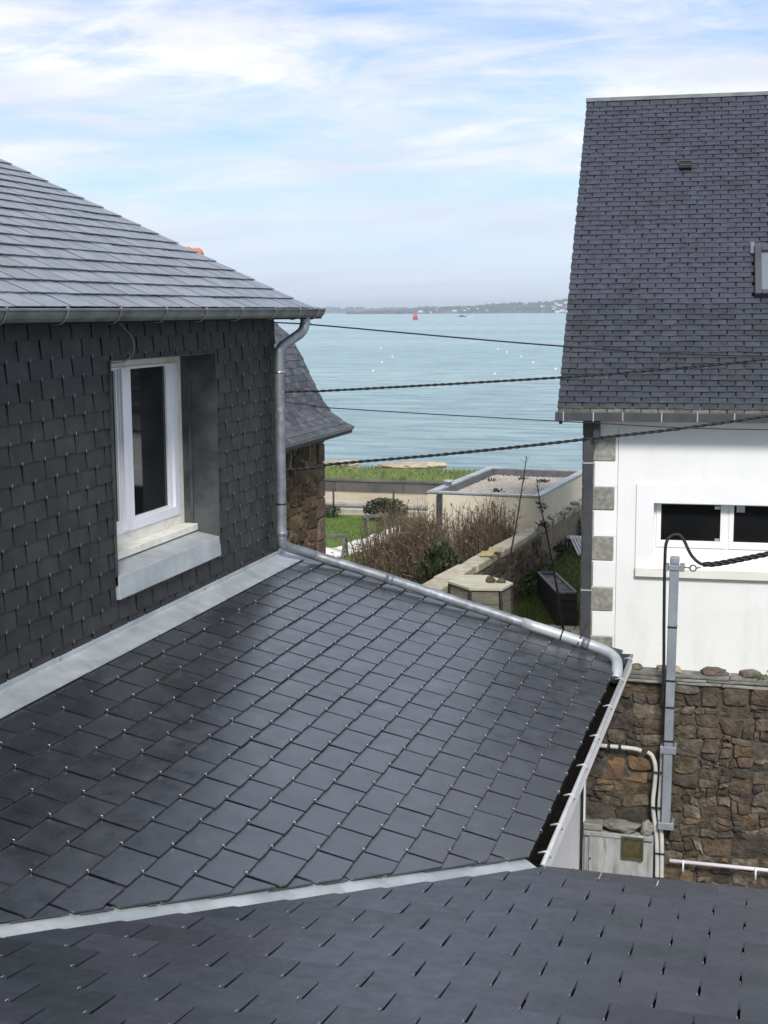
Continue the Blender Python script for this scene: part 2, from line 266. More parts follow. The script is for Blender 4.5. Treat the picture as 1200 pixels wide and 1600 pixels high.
# ------------------------------------------------------------------ object helpers
def empty(name, loc, label=None, cat=None, group=None):
    o = bpy.data.objects.new(name, None); COL.objects.link(o); o.location = loc; o.empty_display_size = 0.1
    tag(o, label, cat, group); return o
def tag(o, label=None, cat=None, group=None, kind=None):
    if label: o['label'] = label
    if cat: o['category'] = cat
    if group: o['group'] = group
    if kind: o['kind'] = kind
    return o
def adopt(o, parent):
    o.parent = parent; o.location = Vector(o.location) - Vector(parent.location) if parent.type == 'EMPTY' else o.location
    return o
def obj(name, me, m=None, parent=None, label=None, cat=None, group=None, kind=None):
    if m is not None and not me.materials: me.materials.append(m)
    o = bpy.data.objects.new(name, me); COL.objects.link(o)
    if parent is not None:
        o.parent = parent
        if parent.type == 'EMPTY': o.location = -Vector(parent.location)
    return tag(o, label, cat, group, kind)
class MB:
    def __init__(s): s.v = []; s.f = []; s.sm = []
    def add(s, vs, fs, smooth=False):
        n = len(s.v); s.v += [tuple(p) for p in vs]; s.f += [tuple(i+n for i in f) for f in fs]; s.sm += [smooth]*len(fs); return s
    def box(s, a, c):
        (x0, y0, z0), (x1, y1, z1) = a, c
        return s.add([(x0,y0,z0),(x1,y0,z0),(x1,y1,z0),(x0,y1,z0),(x0,y0,z1),(x1,y0,z1),(x1,y1,z1),(x0,y1,z1)],
                     [(3,2,1,0),(4,5,6,7),(0,1,5,4),(1,2,6,5),(2,3,7,6),(3,0,4,7)])
    def obox(s, c, ax, ay, az):                     # oriented box: centre and three half-axes
        c, ax, ay, az = map(Vector, (c, ax, ay, az)); p = []
        for k in (-1, 1):
            for i, j in ((-1,-1),(1,-1),(1,1),(-1,1)): p.append(c+ax*i+ay*j+az*k)
        return s.add(p, [(3,2,1,0),(4,5,6,7),(0,1,5,4),(1,2,6,5),(2,3,7,6),(3,0,4,7)])
    def tube(s, pts, r, n=8, cap=True, smooth=True):
        pts = [Vector(p) for p in pts]; rs = r if isinstance(r, (list, tuple)) else [r]*len(pts)
        ups = None; rings = []
        for i, p in enumerate(pts):
            a = pts[max(i-1, 0)]; c = pts[min(i+1, len(pts)-1)]; d = (c-a).normalized()
            if ups is None:
                ups = d.orthogonal().normalized()
            ups = (ups - d*ups.dot(d)).normalized(); w = d.cross(ups)
            rings.append([p + (ups*math.cos(2*PI*k/n) + w*math.sin(2*PI*k/n))*rs[i] for k in range(n)])
        vs = [q for rg in rings for q in rg]; fs = []
        for i in range(len(pts)-1):
            for k in range(n):
                fs.append((i*n+k, i*n+(k+1) % n, (i+1)*n+(k+1) % n, (i+1)*n+k))
        s.add(vs, fs, smooth)
        if cap:
            m_ = len(s.v)-len(vs)
            s.f += [tuple(m_+k for k in reversed(range(n))), tuple(m_+len(vs)-n+k for k in range(n))]; s.sm += [False, False]
        return s
    def prism(s, poly, axis):                       # polygon of 3-D points pushed along a vector
        poly = [Vector(p) for p in poly]; n = len(poly); axis = Vector(axis)
        return s.add(poly+[p+axis for p in poly], [tuple(reversed(range(n))), tuple(range(n, 2*n))]+[(i, (i+1) % n, (i+1) % n+n, i+n) for i in range(n)])
    def sweep(s, prof, path_a, path_b, close=True): # 2-D profile swept along an axis: prof -> list of 3-D points at a, shifted to b
        return s.prism(prof, Vector(path_b)-Vector(path_a))
    def mesh(s, name):
        me = bpy.data.meshes.new(name); me.from_pydata(s.v, [], s.f); me.polygons.foreach_set('use_smooth', s.sm); me.update()
        bm = bmesh.new(); bm.from_mesh(me); bmesh.ops.recalc_face_normals(bm, faces=bm.faces); bm.to_mesh(me); bm.free(); return me
    def build(s, name, m, parent=None, bevel=0, **k):
        me = s.mesh(name)
        if bevel:
            bm = bmesh.new(); bm.from_mesh(me)
            bmesh.ops.bevel(bm, geom=[e for e in bm.edges if len(e.link_faces) == 2 and e.calc_face_angle(0) > 0.6], offset=bevel, segments=1, affect='EDGES', clamp_overlap=True)
            bm.to_mesh(me); bm.free()
        return obj(name, me, m, parent, **k)
def box(name, a, c, m, parent=None, bevel=0, **k): return MB().box(a, c).build(name, m, parent, bevel, **k)
def smooth_path(pts, n=6):                          # Catmull-Rom through points
    P = [Vector(p) for p in pts]; P = [P[0]*2-P[1]]+P+[P[-1]*2-P[-2]]; o = []
    for i in range(1, len(P)-2):
        for k in range(n):
            t_ = k/n; a, b_, c, d = P[i-1:i+3]
            o.append(0.5*((2*b_)+(c-a)*t_+(2*a-5*b_+4*c-d)*t_*t_+(3*b_-a-3*c+d)*t_**3))
    o.append(P[-2]); return o

# slates ---------------------------------------------------------------------------------
def slate_meshes(name, w, L_, t_, n, m, chip=0.004, seg=4, sj=0.003):
    R_ = random.Random(hash(name) % 1000 if False else len(name)*17); out_ = []
    for k in range(n):
        x0, x1 = -w/2+R_.uniform(0, sj), w/2-R_.uniform(0, sj)
        bot = [(x0+(x1-x0)*i/seg, R_.uniform(-chip, chip)*(1 if 0 < i < seg else 0.6), 0) for i in range(seg+1)]
        poly = bot+[(x1-0.002, L_, 0), (x0+0.002, L_, 0)]
        mb = MB(); mb.prism(poly, (0, 0, t_)); me = mb.mesh(name); me.materials.append(m); out_.append(me)
    return out_
def hook_mesh():
    r = 0.0018
    return MB().tube([(0, 0.012, -0.003), (0, -0.004, -0.004), (0, -0.008, 0.004), (0, -0.004, 0.0135), (0, 0.016, 0.0125)], r, 4, smooth=True).mesh('hook')
HOOK = hook_mesh(); HOOK.materials.append(m_steel)
def lay_slates(root, name, O, ex, ey, w, ex_, cells, meshes, L_, lift, hooks=None, clip=None, jit=1.0, rs=3, limit=10**6):
    """cells: list of (a, b) = metres along the course to the slate's centre and metres up the slope to its lower edge"""
    O, ex, ey = Vector(O), Vector(ex).normalized(), Vector(ey).normalized(); n = ex.cross(ey).normalized()
    R_ = random.Random(rs); made = []; hk = []
    rest = MB()
    for idx, cell in enumerate(cells):
        a, b_ = cell[:2]
        tau = (lift+R_.uniform(-0.0015, 0.0025)*jit)/L_; rz = R_.gauss(0, 0.004)*jit
        e1 = (ex*math.cos(rz)+ey*math.sin(rz)); e2 = ey*math.cos(rz)-ex*math.sin(rz)
        y_ = (e2*math.cos(tau)-n*math.sin(tau)).normalized(); z_ = e1.cross(y_).normalized()
        p = O+ex*(a+R_.uniform(-0.002, 0.002)*jit)+ey*(b_+R_.uniform(-0.003, 0.003)*jit)+n*(lift+R_.uniform(-0.001, 0.001)*jit)
        M_ = Matrix(((e1.x, y_.x, z_.x, p.x), (e1.y, y_.y, z_.y, p.y), (e1.z, y_.z, z_.z, p.z), (0, 0, 0, 1)))
        me = R_.choice(meshes)
        planes = (clip(a, b_, p) if len(cell) < 3 else clip(a, b_, p, cell[2])) if clip else []
        if planes is None: continue
        cut = False
        if planes:
            cs = [M_ @ v.co for v in me.vertices]
            if any(all((c-Vector(q)).dot(Vector(k)) < 0 for c in cs) for q, k in planes): continue
            planes = [(q, k) for q, k in planes if any((c-Vector(q)).dot(Vector(k)) < 0 for c in cs)]
            if planes:
                Mi = M_.inverted(); bm = bmesh.new(); bm.from_mesh(me)
                for q, k in planes:
                    g = bm.verts[:]+bm.edges[:]+bm.faces[:]
                    res = bmesh.ops.bisect_plane(bm, geom=g, plane_co=Mi @ Vector(q), plane_no=(Mi.to_3x3() @ Vector(k)), clear_inner=True)
                    ed = [x for x in res['geom_cut'] if isinstance(x, bmesh.types.BMEdge)]
                    if ed: bmesh.ops.holes_fill(bm, edges=ed)
                if len(bm.faces) < 3: bm.free(); continue
                me2 = bpy.data.meshes.new(me.name); bm.to_mesh(me2); bm.free(); me2.materials.append(me.materials[0]); me = me2; cut = True
                if len(me.vertices) < 4: continue
        if idx >= limit:
            rest.add([M_ @ v.co for v in me.vertices], [tuple(f.vertices) for f in me.polygons]); continue
        o = bpy.data.objects.new(name, me); COL.objects.link(o); o.parent = root
        o.location = p-Vector(root.location); o.rotation_euler = M_.to_euler()
        made.append(o)
        if hooks == 'child' and not cut:
            h = bpy.data.objects.new('hook', HOOK); COL.objects.link(h); h.parent = o; h.location = (R_.uniform(-0.004, 0.004), 0, 0)
        elif hooks == 'joined' and not cut:
            hk.append(M_)
    if hk:
        mb = MB()
        for M_ in hk: mb.add([M_ @ (v.co*0.8) for v in HOOK.vertices], [tuple(f.vertices) for f in HOOK.polygons])
        mb.build('hooks', m_dull, root, kind='stuff')
    return made, rest
def slab(name, pts, thick_vec, m, parent, **k): return MB().prism(pts, thick_vec).build(name, m, parent, **k)

# ================================================================== SETTING
def sheet(name, x0, x1, y0, y1, z, m, nx=1, ny=1, fz=None):
    vs, fs = [], []
    for j in range(ny+1):
        for i in range(nx+1):
            x = x0+(x1-x0)*i/nx; y = y0+(y1-y0)*j/ny; vs.append((x, y, fz(x, y) if fz else z))
    for j in range(ny):
        for i in range(nx):
            a = j*(nx+1)+i; fs.append((a, a+1, a+nx+2, a+nx+1))
    return MB().add(vs, fs, fz is not None).build(name, m, kind='structure')
def bank_z(x, y):
    n = mnoise.noise((x*0.5, y*0.5, 0))*0.12+mnoise.noise((x*1.7, y*1.7, 5))*0.07
    if y < 54: return -6.05-(y-46)*0.065+n*min(1, (y-46)/1.5)
    return -6.57-(y-54)**1.15*0.13+n
sheet('ground', -60, 40, -15, 37.4, -5.78, m_soil)
sheet('lawn_ground', -30, -3.95, 12.0, 36.2, GROUND, m_lawn)
def lawn2_z(x, y): return -4.9+max(0, min(y, 26)-20.5)*0.1+max(0, y-26)*0.03+mnoise.noise((x, y, 2))*0.03
sheet('garden_ground', -4.6, 14, 11.6, 38, 0, m_lawn2, 40, 60, lawn2_z)
sheet('courtyard', -1.43, 20, 2, 10.9, COURT, m_soil)
sheet('road', -80, 60, 37.3, 42.7, -6.4, m_road)
sheet('road_edge_line', -80, 60, 41.55, 41.85, -6.396, m_line)
MB().box((-80, 42.7, -6.8), (60, 45.7, -6.36)).build('pavement', m_prom, kind='structure')
sheet('sea_bank', -90, 70, 46.0, 76, 0, m_bank, 160, 40, bank_z)
def sea_sheet():
    ys = [52, 90, 160, 320, 700, 1500, 4000, 9800]; vs, fs = [], []
    for y in ys: vs += [(-y*0.6-120, y, -9), (y*0.6+120, y, -9)]
    for i in range(len(ys)-1): fs.append((2*i, 2*i+1, 2*i+3, 2*i+2))
    return MB().add(vs, fs).build('sea', m_sea, kind='structure')
sea_sheet()
# far shore: two overlapping ranges of low hills with a tree belt and houses
def ridge_h(x, which):
    n = mnoise.noise((x*0.0022, which*9.1, 0))*0.6+mnoise.noise((x*0.008, which*3.3, 4))*0.3
    if which == 0:      # nearer, right
        g = max(0, min(1, (x+1420)/880.0)); return max(0.0, g**0.8*(44+n*15))+0.1
    g = max(0, min(1, (x+3200)/500.0)); return max(0.0, g*(22+n*12))+2
def hill(name, y0, x0, x1, which, depth):
    vs, fs = [], []; nx, ny = 160, 6
    for j in range(ny+1):
        s = math.sin(min(1, j/4)*PI/2)
        for i in range(nx+1):
            x = x0+(x1-x0)*i/nx; vs.append((x, y0+depth*j/ny+mnoise.noise((x*0.004, which, 0))*60, -9.5+(ridge_h(x, which)*s if j else 0)))
    for j in range(ny):
        for i in range(nx):
            a = j*(nx+1)+i; fs.append((a, a+1, a+nx+2, a+nx+1))
    return MB().add(vs, fs, True).build(name, m_hill, kind='structure')
hill('hill', 4300, -1500, 900, 0, 900)
hill('hill', 6400, -3500, 600, 1, 1200)
ico_me = bpy.data.meshes.new('i'); bm = bmesh.new(); bmesh.ops.create_icosphere(bm, subdivisions=1, radius=1); bm.to_mesh(ico_me); bm.free()
ICO = ([Vector(v.co) for v in ico_me.vertices], [tuple(p.vertices) for p in ico_me.polygons])
mb = MB(); R_ = random.Random(5)
for k in range(2600):
    which = 0 if k < 1700 else 1
    x = R_.uniform(-1400, 500) if which == 0 else R_.uniform(-3400, -900)
    y0, dep = (4300, 900) if which == 0 else (6400, 1200)
    j = R_.random()**0.8*0.66; h = ridge_h(x, which)*math.sin(min(1, j*1.5)*PI/2)
    if which == 0 and ridge_h(x, 0) < 3: continue
    if mnoise.noise((x*0.01, j*3, 8)) < -0.12 and R_.random() < 0.8: continue
    r = R_.uniform(4, 10)*(1.3 if which else 1); c = Vector((x, y0+dep*j+mnoise.noise((x*0.004, which, 0))*60, -9.5+h+r*0.25))
    mb.add([c+Vector((v.x*r*1.3, v.y*r, v.z*r*R_.uniform(0.6, 1.1)))*R_.uniform(0.75, 1.15) for v in ICO[0]], ICO[1])
mb.build('far_woodland', m_far_tree, kind='stuff')

# ================================================================== HOUSE WITH SLATE-CLAD WALL (left)
XW = -3.84                                           # face of its cladding
house = empty('slate_clad_house', (-5.5, 6, COURT), 'house with dark slate-clad wall, shallow slate roof and zinc gutter beside the lean-to', 'house')
V0, V1 = 0.6, 10.22
WY0, WY1, WZ0, WZ1 = 7.39, 8.97, -1.66, -0.283        # window opening
xs = XW-0.022                                         # wall board plane behind the slates
mb = MB()
for a, c in (((xs-0.28, V0, COURT), (xs, WY0, -0.06)), ((xs-0.28, WY1, COURT), (xs, V1, -0.06)),
             ((xs-0.28, WY0, COURT), (xs, WY1, WZ0)), ((xs-0.28, WY0, WZ1), (xs, WY1, -0.06))):
    mb.box(a, c)
mb.build('wall', m_felt, house)
mb = MB(); mb.box((-13, V0, COURT), (-12.7, V1, -0.06)); mb.box((-12.7, V0, COURT), (xs-0.28, V0+0.28, -0.06))
gz = lambda x: 0.02+0.455*(-3.74-x)
mb.prism([(-12.7, V1-0.28, COURT), (xs-0.28, V1-0.28, COURT), (xs-0.28, V1-0.28, -0.06), (-8.2, V1-0.28, gz(-8.2)-0.1), (-12.7, V1-0.28, -0.06)], (0, 0.28, 0))
mb.build('gable_wall', m_felt, house)
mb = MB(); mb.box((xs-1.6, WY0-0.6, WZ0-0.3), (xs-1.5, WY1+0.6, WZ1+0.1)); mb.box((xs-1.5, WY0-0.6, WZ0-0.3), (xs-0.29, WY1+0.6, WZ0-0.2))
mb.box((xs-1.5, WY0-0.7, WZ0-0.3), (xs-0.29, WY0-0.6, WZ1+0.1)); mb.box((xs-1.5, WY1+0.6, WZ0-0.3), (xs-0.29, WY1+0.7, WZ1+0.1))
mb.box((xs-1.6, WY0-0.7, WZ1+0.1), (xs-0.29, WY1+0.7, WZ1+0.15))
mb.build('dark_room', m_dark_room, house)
# wall slates
w, ex = 0.2335, 0.1075
SM = slate_meshes('slate', w-0.0125, ex+0.05, 0.0065, 8, m_slate_wall, 0.0025)
cells = []
z_rows = [-0.361+ex*2.9-ex*k for k in range(0, 20)]
for k in range(-3, 19):
    zz = -0.361-ex*1.008*k
    if zz > -0.02 or zz < -2.09: continue
    ph = 6.369 if k % 2 == 0 else 6.257
    c = ph-w*4
    for i in range(0, 22):
        a = c+w*i
        if a > V1+0.12 or a < 4.7: continue
        cells.append((a, zz))
        if zz < WZ1 < zz+ex+0.02 and (a-w/2 < WY0 < a+w/2 or a-w/2 < WY1 < a+w/2): cells.append((a, zz, 'side'))
SILLZ = -1.745
def clipw(a, b_, p, piece=None):
    pl = [((0, V1, 0), (0, -1, 0)), ((0, 0, -1.972), (0, 0, 1)), ((0, 0, -0.03), (0, 0, -1))]
    y0, y1, z0, z1 = a-w/2, a+w/2, b_, b_+ex+0.05
    if y1 > WY0 and y0 < WY1 and z1 > SILLZ and z0 < WZ1:
        ins_y = (max(y0, WY0), min(y1, WY1)); ins_z = (max(z0, SILLZ), min(z1, WZ1))
        if z1 > WZ1+0.03 and piece != 'side': return pl+[((0, 0, WZ1), (0, 0, 1))]
        if piece == 'side': pl = pl+[((0, 0, WZ1-0.0005), (0, 0, -1))]
        if y0 < WY0 and (WY0-y0) > 0.02 and ins_z[1]-ins_z[0] > 0.06: return pl+[((0, WY0-0.004, 0), (0, -1, 0))]
        if y1 > WY1 and (y1-WY1) > 0.02 and ins_z[1]-ins_z[0] > 0.06: return pl+[((0, WY1+0.004, 0), (0, 1, 0))]
        if z0 < SILLZ-0.02: return pl+[((0, 0, SILLZ+0.01), (0, 0, -1))]
        return None
    return pl
lay_slates(house, 'wall_slate', (xs, 0, 0), (0, 1, 0), (0, 0, 1), w, ex, cells, SM, ex+0.05, 0.011, 'joined', clipw, rs=4)
# window recess: zinc cheeks and head
XF = -4.10
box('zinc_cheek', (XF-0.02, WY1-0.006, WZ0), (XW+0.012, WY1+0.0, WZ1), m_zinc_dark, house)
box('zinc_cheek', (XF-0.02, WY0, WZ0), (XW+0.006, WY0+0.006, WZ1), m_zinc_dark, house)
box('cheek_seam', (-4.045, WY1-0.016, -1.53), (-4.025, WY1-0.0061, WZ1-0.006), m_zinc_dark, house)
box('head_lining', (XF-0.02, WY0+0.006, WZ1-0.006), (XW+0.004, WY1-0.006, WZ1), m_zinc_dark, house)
win = MB()
fx0, fx1 = XF-0.06, XF
win.box((fx0, WY0+0.006, -1.512), (fx1, WY0+0.07, WZ1-0.006)); win.box((fx0, WY1-0.07, -1.512), (fx1, WY1-0.006, WZ1-0.006))
win.box((fx0, WY0+0.07, -0.345), (fx1, WY1-0.07, WZ1-0.006)); win.box((fx0, WY0+0.07, -1.512), (fx1, WY1-0.07, -1.44))
frame = win.build('window', m_cream, house)
def sash(y0, y1, rb=0.06):
    s = MB(); a, c = XF-0.05, XF+0.008; z0, z1 = -1.438, -0.347; p = 0.078
    s.box((a, y0, z0), (c, y0+p, z1)); s.box((a, y1-p, z0), (c, y1, z1)); s.box((a, y0+p, z0), (c, y1-p, z0+p-0.012)); s.box((a, y0+p, z1-0.014), (c, y1-p, z1))
    # glazing bead, a step behind the sash face
    q = y0+p; r2 = y1-p
    s.box((a, q, z0+p-0.012), (c-0.018, q+0.018, z1-0.014)); s.box((a, r2-rb, z0+p-0.012), (c-0.018, r2, z1-0.014))
    s.box((a, q+0.018, z0+p-0.012), (c-0.018, r2-rb, z0+p+0.004)); s.box((a, q+0.018, z1-0.022), (c-0.018, r2-rb, z1-0.014))
    s.build('sash', m_white_pvc, frame, bevel=0.003).location = (0, 0, 0)
    box('pane', (XF-0.035, q+0.018, z0+p+0.004), (XF-0.027, r2-rb, z1-0.022), m_glass, frame)
sash(WY0+0.075, 8.075, 0.012); sash(8.085, WY1-0.085)
box('meeting_bar', (XF+0.009, 8.0, -1.42), (XF+0.026, 8.05, -0.36), m_white_pvc, frame)
box('white_sill', (XF-0.02, WY0+0.006, -1.562), (-3.995, WY1-0.006, -1.513), m_cream, house, bevel=0.004)
MB().prism([(-4.06, WY0+0.0, -1.563), (-3.832, WY0, -1.603), (-3.822, WY0, -1.745), (-3.84, WY0, -1.75), (-4.06, WY0, -1.66)], (0, WY1-WY0+0.008, 0)).build('zinc_sill', m_zinc, house, bevel=0.004)
# roof
up = Vector((-1, 0, 0.455)).normalized(); O = Vector((-3.74, 0, 0.02))
SU = slate_meshes('slate', 0.281, 0.25, 0.0065, 10, m_slate_up, 0.004)
w, ex = 0.291, 0.1905
cells = []
vmin = {0: 5.0}
for k in range(0, 24):
    y0 = max(2.0, 5.3-(0.02)*k) ; c = 10.85-w/2-(w/2 if k % 2 else 0)
    i = 0
    if k % 2: cells.append((10.85-w/4-0.001, k*ex, 'half'))
    while c-w*i > 5.0+0.05*k: cells.append((c-w*i, k*ex)); i += 1
vp = 10.86
full = [c for c in cells if len(c) == 2]; half = [(c[0]+w/4, c[1]) for c in cells if len(c) == 3]
lay_slates(house, 'roof_slate', O, (0, 1, 0), up, w, ex, full+half, SU, 0.25, 0.0115, None, lambda a, b_, p: [((0, vp-0.004, 0), (0, -1, 0))], rs=9)
slab('roof_deck', [O+up*0.05+Vector((0, 2.0, 0)), O+up*5.05+Vector((0, 2.0, 0)), O+up*5.05+Vector((0, 10.83, 0)), O+up*0.05+Vector((0, 10.83, 0))], (0, 0, -0.06), m_felt, house)
ridge = O+up*5.05
slab('back_roof', [ridge+Vector((0, 2, -0.01)), ridge+Vector((0, 10.83, -0.01)), Vector((-13.2, 10.83, -0.05)), Vector((-13.2, 2, -0.05))], (0, 0, -0.06), m_slate_up, house)
box('soffit', (xs-0.28, 1, -0.058), (-3.66, 10.83, -0.03), m_felt, house)
box('fascia_board', (-3.765, 1, -0.03), (-3.745, 10.83, 0.012), m_felt, house)
# gutter: open half-round trough
def trough(y0, y1, cxg, czg, r, n=10, t_=0.004):
    vs, fs = [], []
    prof = [(cxg-r*math.cos(PI*k/n), czg-r*math.sin(PI*k/n)) for k in range(n+1)]; prof2 = [(cxg-(r-t_)*math.cos(PI*k/n), czg-(r-t_)*math.sin(PI*k/n)) for k in range(n+1)]
    loop = prof+prof2[::-1]; m_ = len(loop)
    for y in (y0, y1): vs += [(x, y, z) for x, z in loop]
    for i in range(m_): fs.append((i, (i+1) % m_, (i+1) % m_+m_, i+m_))
    return MB().add(vs, fs, False)
gx, gz_, gr = -3.685, 0.012, 0.066
g = trough(2.0, 10.80, gx, gz_, gr)
g.tube([(gx+gr, 2.0, gz_+0.004), (gx+gr, 10.80, gz_+0.004)], 0.009, 8)
for yy in (10.798, 2.0): g.prism([(gx-gr*math.cos(PI*k/10), yy, gz_-gr*math.sin(PI*k/10)) for k in range(11)], (0, 0.004, 0))
gut = g.build('gutter', m_gutter, house)
for yy in (5.91, 6.51, 7.12, 7.73, 8.34, 8.97, 9.62, 10.18, 10.62):
    br = MB(); pts = [(gx-(gr+0.004)*math.cos(PI*k/8), yy, gz_-(gr+0.004)*math.sin(PI*k/8)) for k in range(2, 9)]+[(gx+gr+0.01, yy, gz_+0.012), (gx+gr-0.004, yy, gz_+0.018)]
    br.tube(pts, 0.008, 6); br.build('gutter_bracket', m_gutter, gut)
zA = lambda x: -2.70-0.271*(x+1.15)
pth = smooth_path([(-3.685, 10.48, -0.045), (-3.685, 10.48, -0.10), (-3.70, 10.43, -0.165), (-3.73, 10.26, -0.225), (-3.765, 10.12, -0.29), (-3.772, 10.10, -0.40), (-3.772, 10.10, -1.0), (-3.772, 10.10, -1.5), (-3.772, 10.10, -1.80), (-3.74, 10.14, -1.875), (-3.62, 10.28, -1.945),
                   (-3.50, 10.36, zA(-3.50)+0.062), (-3.0, 10.385, zA(-3.0)+0.062), (-2.46, 10.37, zA(-2.46)+0.062), (-1.95, 10.375, zA(-1.95)+0.062), (-1.45, 10.378, zA(-1.45)+0.062), (-1.22, 10.36, zA(-1.22)+0.06), (-1.12, 10.28, zA(-1.12)+0.045), (-1.085, 10.12, -2.70), (-1.085, 10.02, -2.76)], 6)
dp = MB().tube(pth, 0.040, 14).build('downpipe', m_pipe, house)
MB().tube(pth[-30:], [0.0425]*30, 14).build('pipe_elbow', m_zinc, dp)
def collar(p, q, r, name='pipe_collar', m=m_pipe, h=0.02): MB().tube([Vector(p)-(Vector(q)-Vector(p)).normalized()*h, Vector(p)+(Vector(q)-Vector(p)).normalized()*h], r, 14).build(name, m, dp)
collar((-3.772, 10.10, -0.47), (-3.772, 10.10, -1), 0.044, m=m_steel, h=0.008); collar((-3.772, 10.10, -1.52), (-3.772, 10.10, -2), 0.044, m=m_black, h=0.006)
collar((-3.772, 10.10, -1.76), (-3.772, 10.10, -2), 0.0435)
for x in (-2.95, -1.78):
    collar((x, 10.378, zA(x)+0.062), (x+1, 10.378, zA(x+1)+0.062), 0.0425, h=0.03)
for x in (-1.55, ):
    collar((x, 10.378, zA(x)+0.062), (x+1, 10.378, zA(x+1)+0.062), 0.044, 'pipe_strap', m_black, 0.006)
collar((-1.36, 10.37, zA(-1.36)+0.062), (-0.36, 10.37, zA(-0.36)+0.062), 0.0435, h=0.03)
MB().tube([(-1.42, 10.33, zA(-1.42)+0.04), (-1.36, 10.40, zA(-1.36)+0.21)], 0.006, 6).build('strap_end', m_black, dp)
MB().tube(smooth_path([(-3.83, 7.50, -0.05), (-3.815, 7.56, -0.10), (-3.81, 7.64, -0.16), (-3.81, 7.65, -0.23), (-3.82, 7.58, -0.285), (-3.85, 7.48, -0.30), (-3.95, 7.42, -0.29)], 6), 0.005, 6).build('loose_cable', m_gutter, house)

# ================================================================== LEAN-TO EXTENSION (middle roof)
ext = empty('slate_lean_to', (-2.5, 8, COURT), 'lean-to with a low glossy dark slate roof against the slate-clad wall', 'extension')
OB = Vector((0, 6.372, -2.734-0.012))
upA = Vector((-1, 0, 0.271)).normalized(); OA = Vector((-1.095, 0, -2.715-0.012))
w, ex = 0.3045, 0.1797
SA = slate_meshes('slate', w-0.0145, ex+0.055, 0.0075, 12, m_slate, 0.0028, sj=0.0012)
VN = 10.72
rng = Vector((0, 1, 0))
valley = lambda x: 7.731+1.3284*x
vdir = Vector((1, 1.3284, 0)).normalized(); vnrm = Vector((-1.3284, 1, 0)).normalized()   # towards the lean-to
cells = []
du = 0.1732
u0 = -1.109                                           # lowest course; courses hit x = -1.629, -2.148 ...
for k in range(0, 16):
    xk = u0-du*k; b_ = (-1.095-xk)/abs(upA.x)
    ph = {0: 5.989, 1: 5.989+w/2}[(k-3) % 2] if True else 0
    for i in range(-9, 18):
        a = ph+w*i
        if a > VN+w/2 or a < valley(xk-0.3)-w: continue
        if xk < -3.66: continue
        cells.append((a, b_))
cells.sort(key=lambda c: c[1])
def clipA(a, b_, p):
    return [((0, valley(0), 0)+0*Vector() if False else Vector((0, valley(0), 0))+vnrm*0.088, vnrm), (Vector((0, VN, 0)), (0, -1, 0)), (Vector((-3.80, 0, 0)), (1, 0, 0))]
lay_slates(ext, 'roof_slate', OA, (0, 1, 0), upA, w, ex, cells, SA, ex+0.055, 0.014, 'child', clipA, 0.9, rs=21)
def pA(x, y, o=0.0): return Vector((x, y, OA.z+0.271*(-1.095-x)+o))
yv = lambda x: valley(x)+0.06
slab('roof_deck', [pA(-1.12, yv(-1.12), -0.014), pA(-1.12, VN-0.02, -0.014), pA(-3.84, VN-0.02, -0.014), pA(-3.84, yv(-3.84), -0.014)], (0, 0, -0.05), m_felt, ext)
# lead-grey edge slates standing at the far verge
box('verge_board', (-3.84, VN-0.02, -2.9), (-1.12, VN-0.001, -2.76), m_felt, ext)
# flashing along the wall: upstand plus apron over the slates
for i in range(4):
    y0 = 2.6+i*2.03; y1 = y0+2.04 if i < 3 else 10.36
    fl = MB(); o = 0.026+0.0012*(i % 2)
    fl.prism([pA(-3.672, y0, o), pA(-3.838, y0, o+0.006), pA(-3.838, y0, o+0.03), pA(-3.862, y0, o+0.03), pA(-3.862, y0, o), pA(-3.672, y0, o-0.006)], (0, y1-y0, 0))
    fl.build('flashing', m_zinc, ext)
for k in range(40):
    pass
mbk = MB()
for k in range(38):
    y = 4.9+k*0.142
    if y < 10.3: mbk.add([pA(-3.672, y, 0.031)+v*0.006 for v in ICO[0]], ICO[1])
    if y < 10.2: mbk.add([pA(-3.832, y, 0.032)+v*0.006 for v in ICO[0]], ICO[1])
mbk.build('flashing_clips', m_steel, ext, kind='stuff')
# valley gutter sheet in laps
zB = lambda y: -2.745-0.204*(y-6.424)
nl = 4; xa, xb = -1.04, -3.84
for i in range(nl):
    x0 = xa+(xb-xa)*i/nl+ (0.03 if i else 0); x1 = xa+(xb-xa)*(i+1)/nl
    lo0, lo1 = Vector((x0, valley(x0), zB(valley(x0)))), Vector((x1, valley(x1), zB(valley(x1))))
    h0 = vnrm*0.125; up0 = Vector((lo0.x+h0.x, lo0.y+h0.y, 0)); up1 = Vector((lo1.x+h0.x, lo1.y+h0.y, 0))
    o = -0.008+0.0012*(nl-i); zz = lambda p: OA.z+0.271*(-1.095-p.x)+o
    up0.z, up1.z = zz(up0), zz(up1)
    d0_, d1_ = lo0-vnrm*0.05, lo1-vnrm*0.05
    for d_, l_ in ((d0_, lo0), (d1_, lo1)): d_.z = OB.z+0.204*(OB.y-d_.y)+o
    m0 = lo0.copy(); m1 = lo1.copy(); m0.z = OB.z+0.204*(OB.y-m0.y)+o; m1.z = OB.z+0.204*(OB.y-m1.y)+o
    MB().add([d0_, d1_, m0, m1, up0, up1], [(0, 1, 3, 2), (2, 3, 5, 4)]).build('valley_flashing', m_zinc, ext)
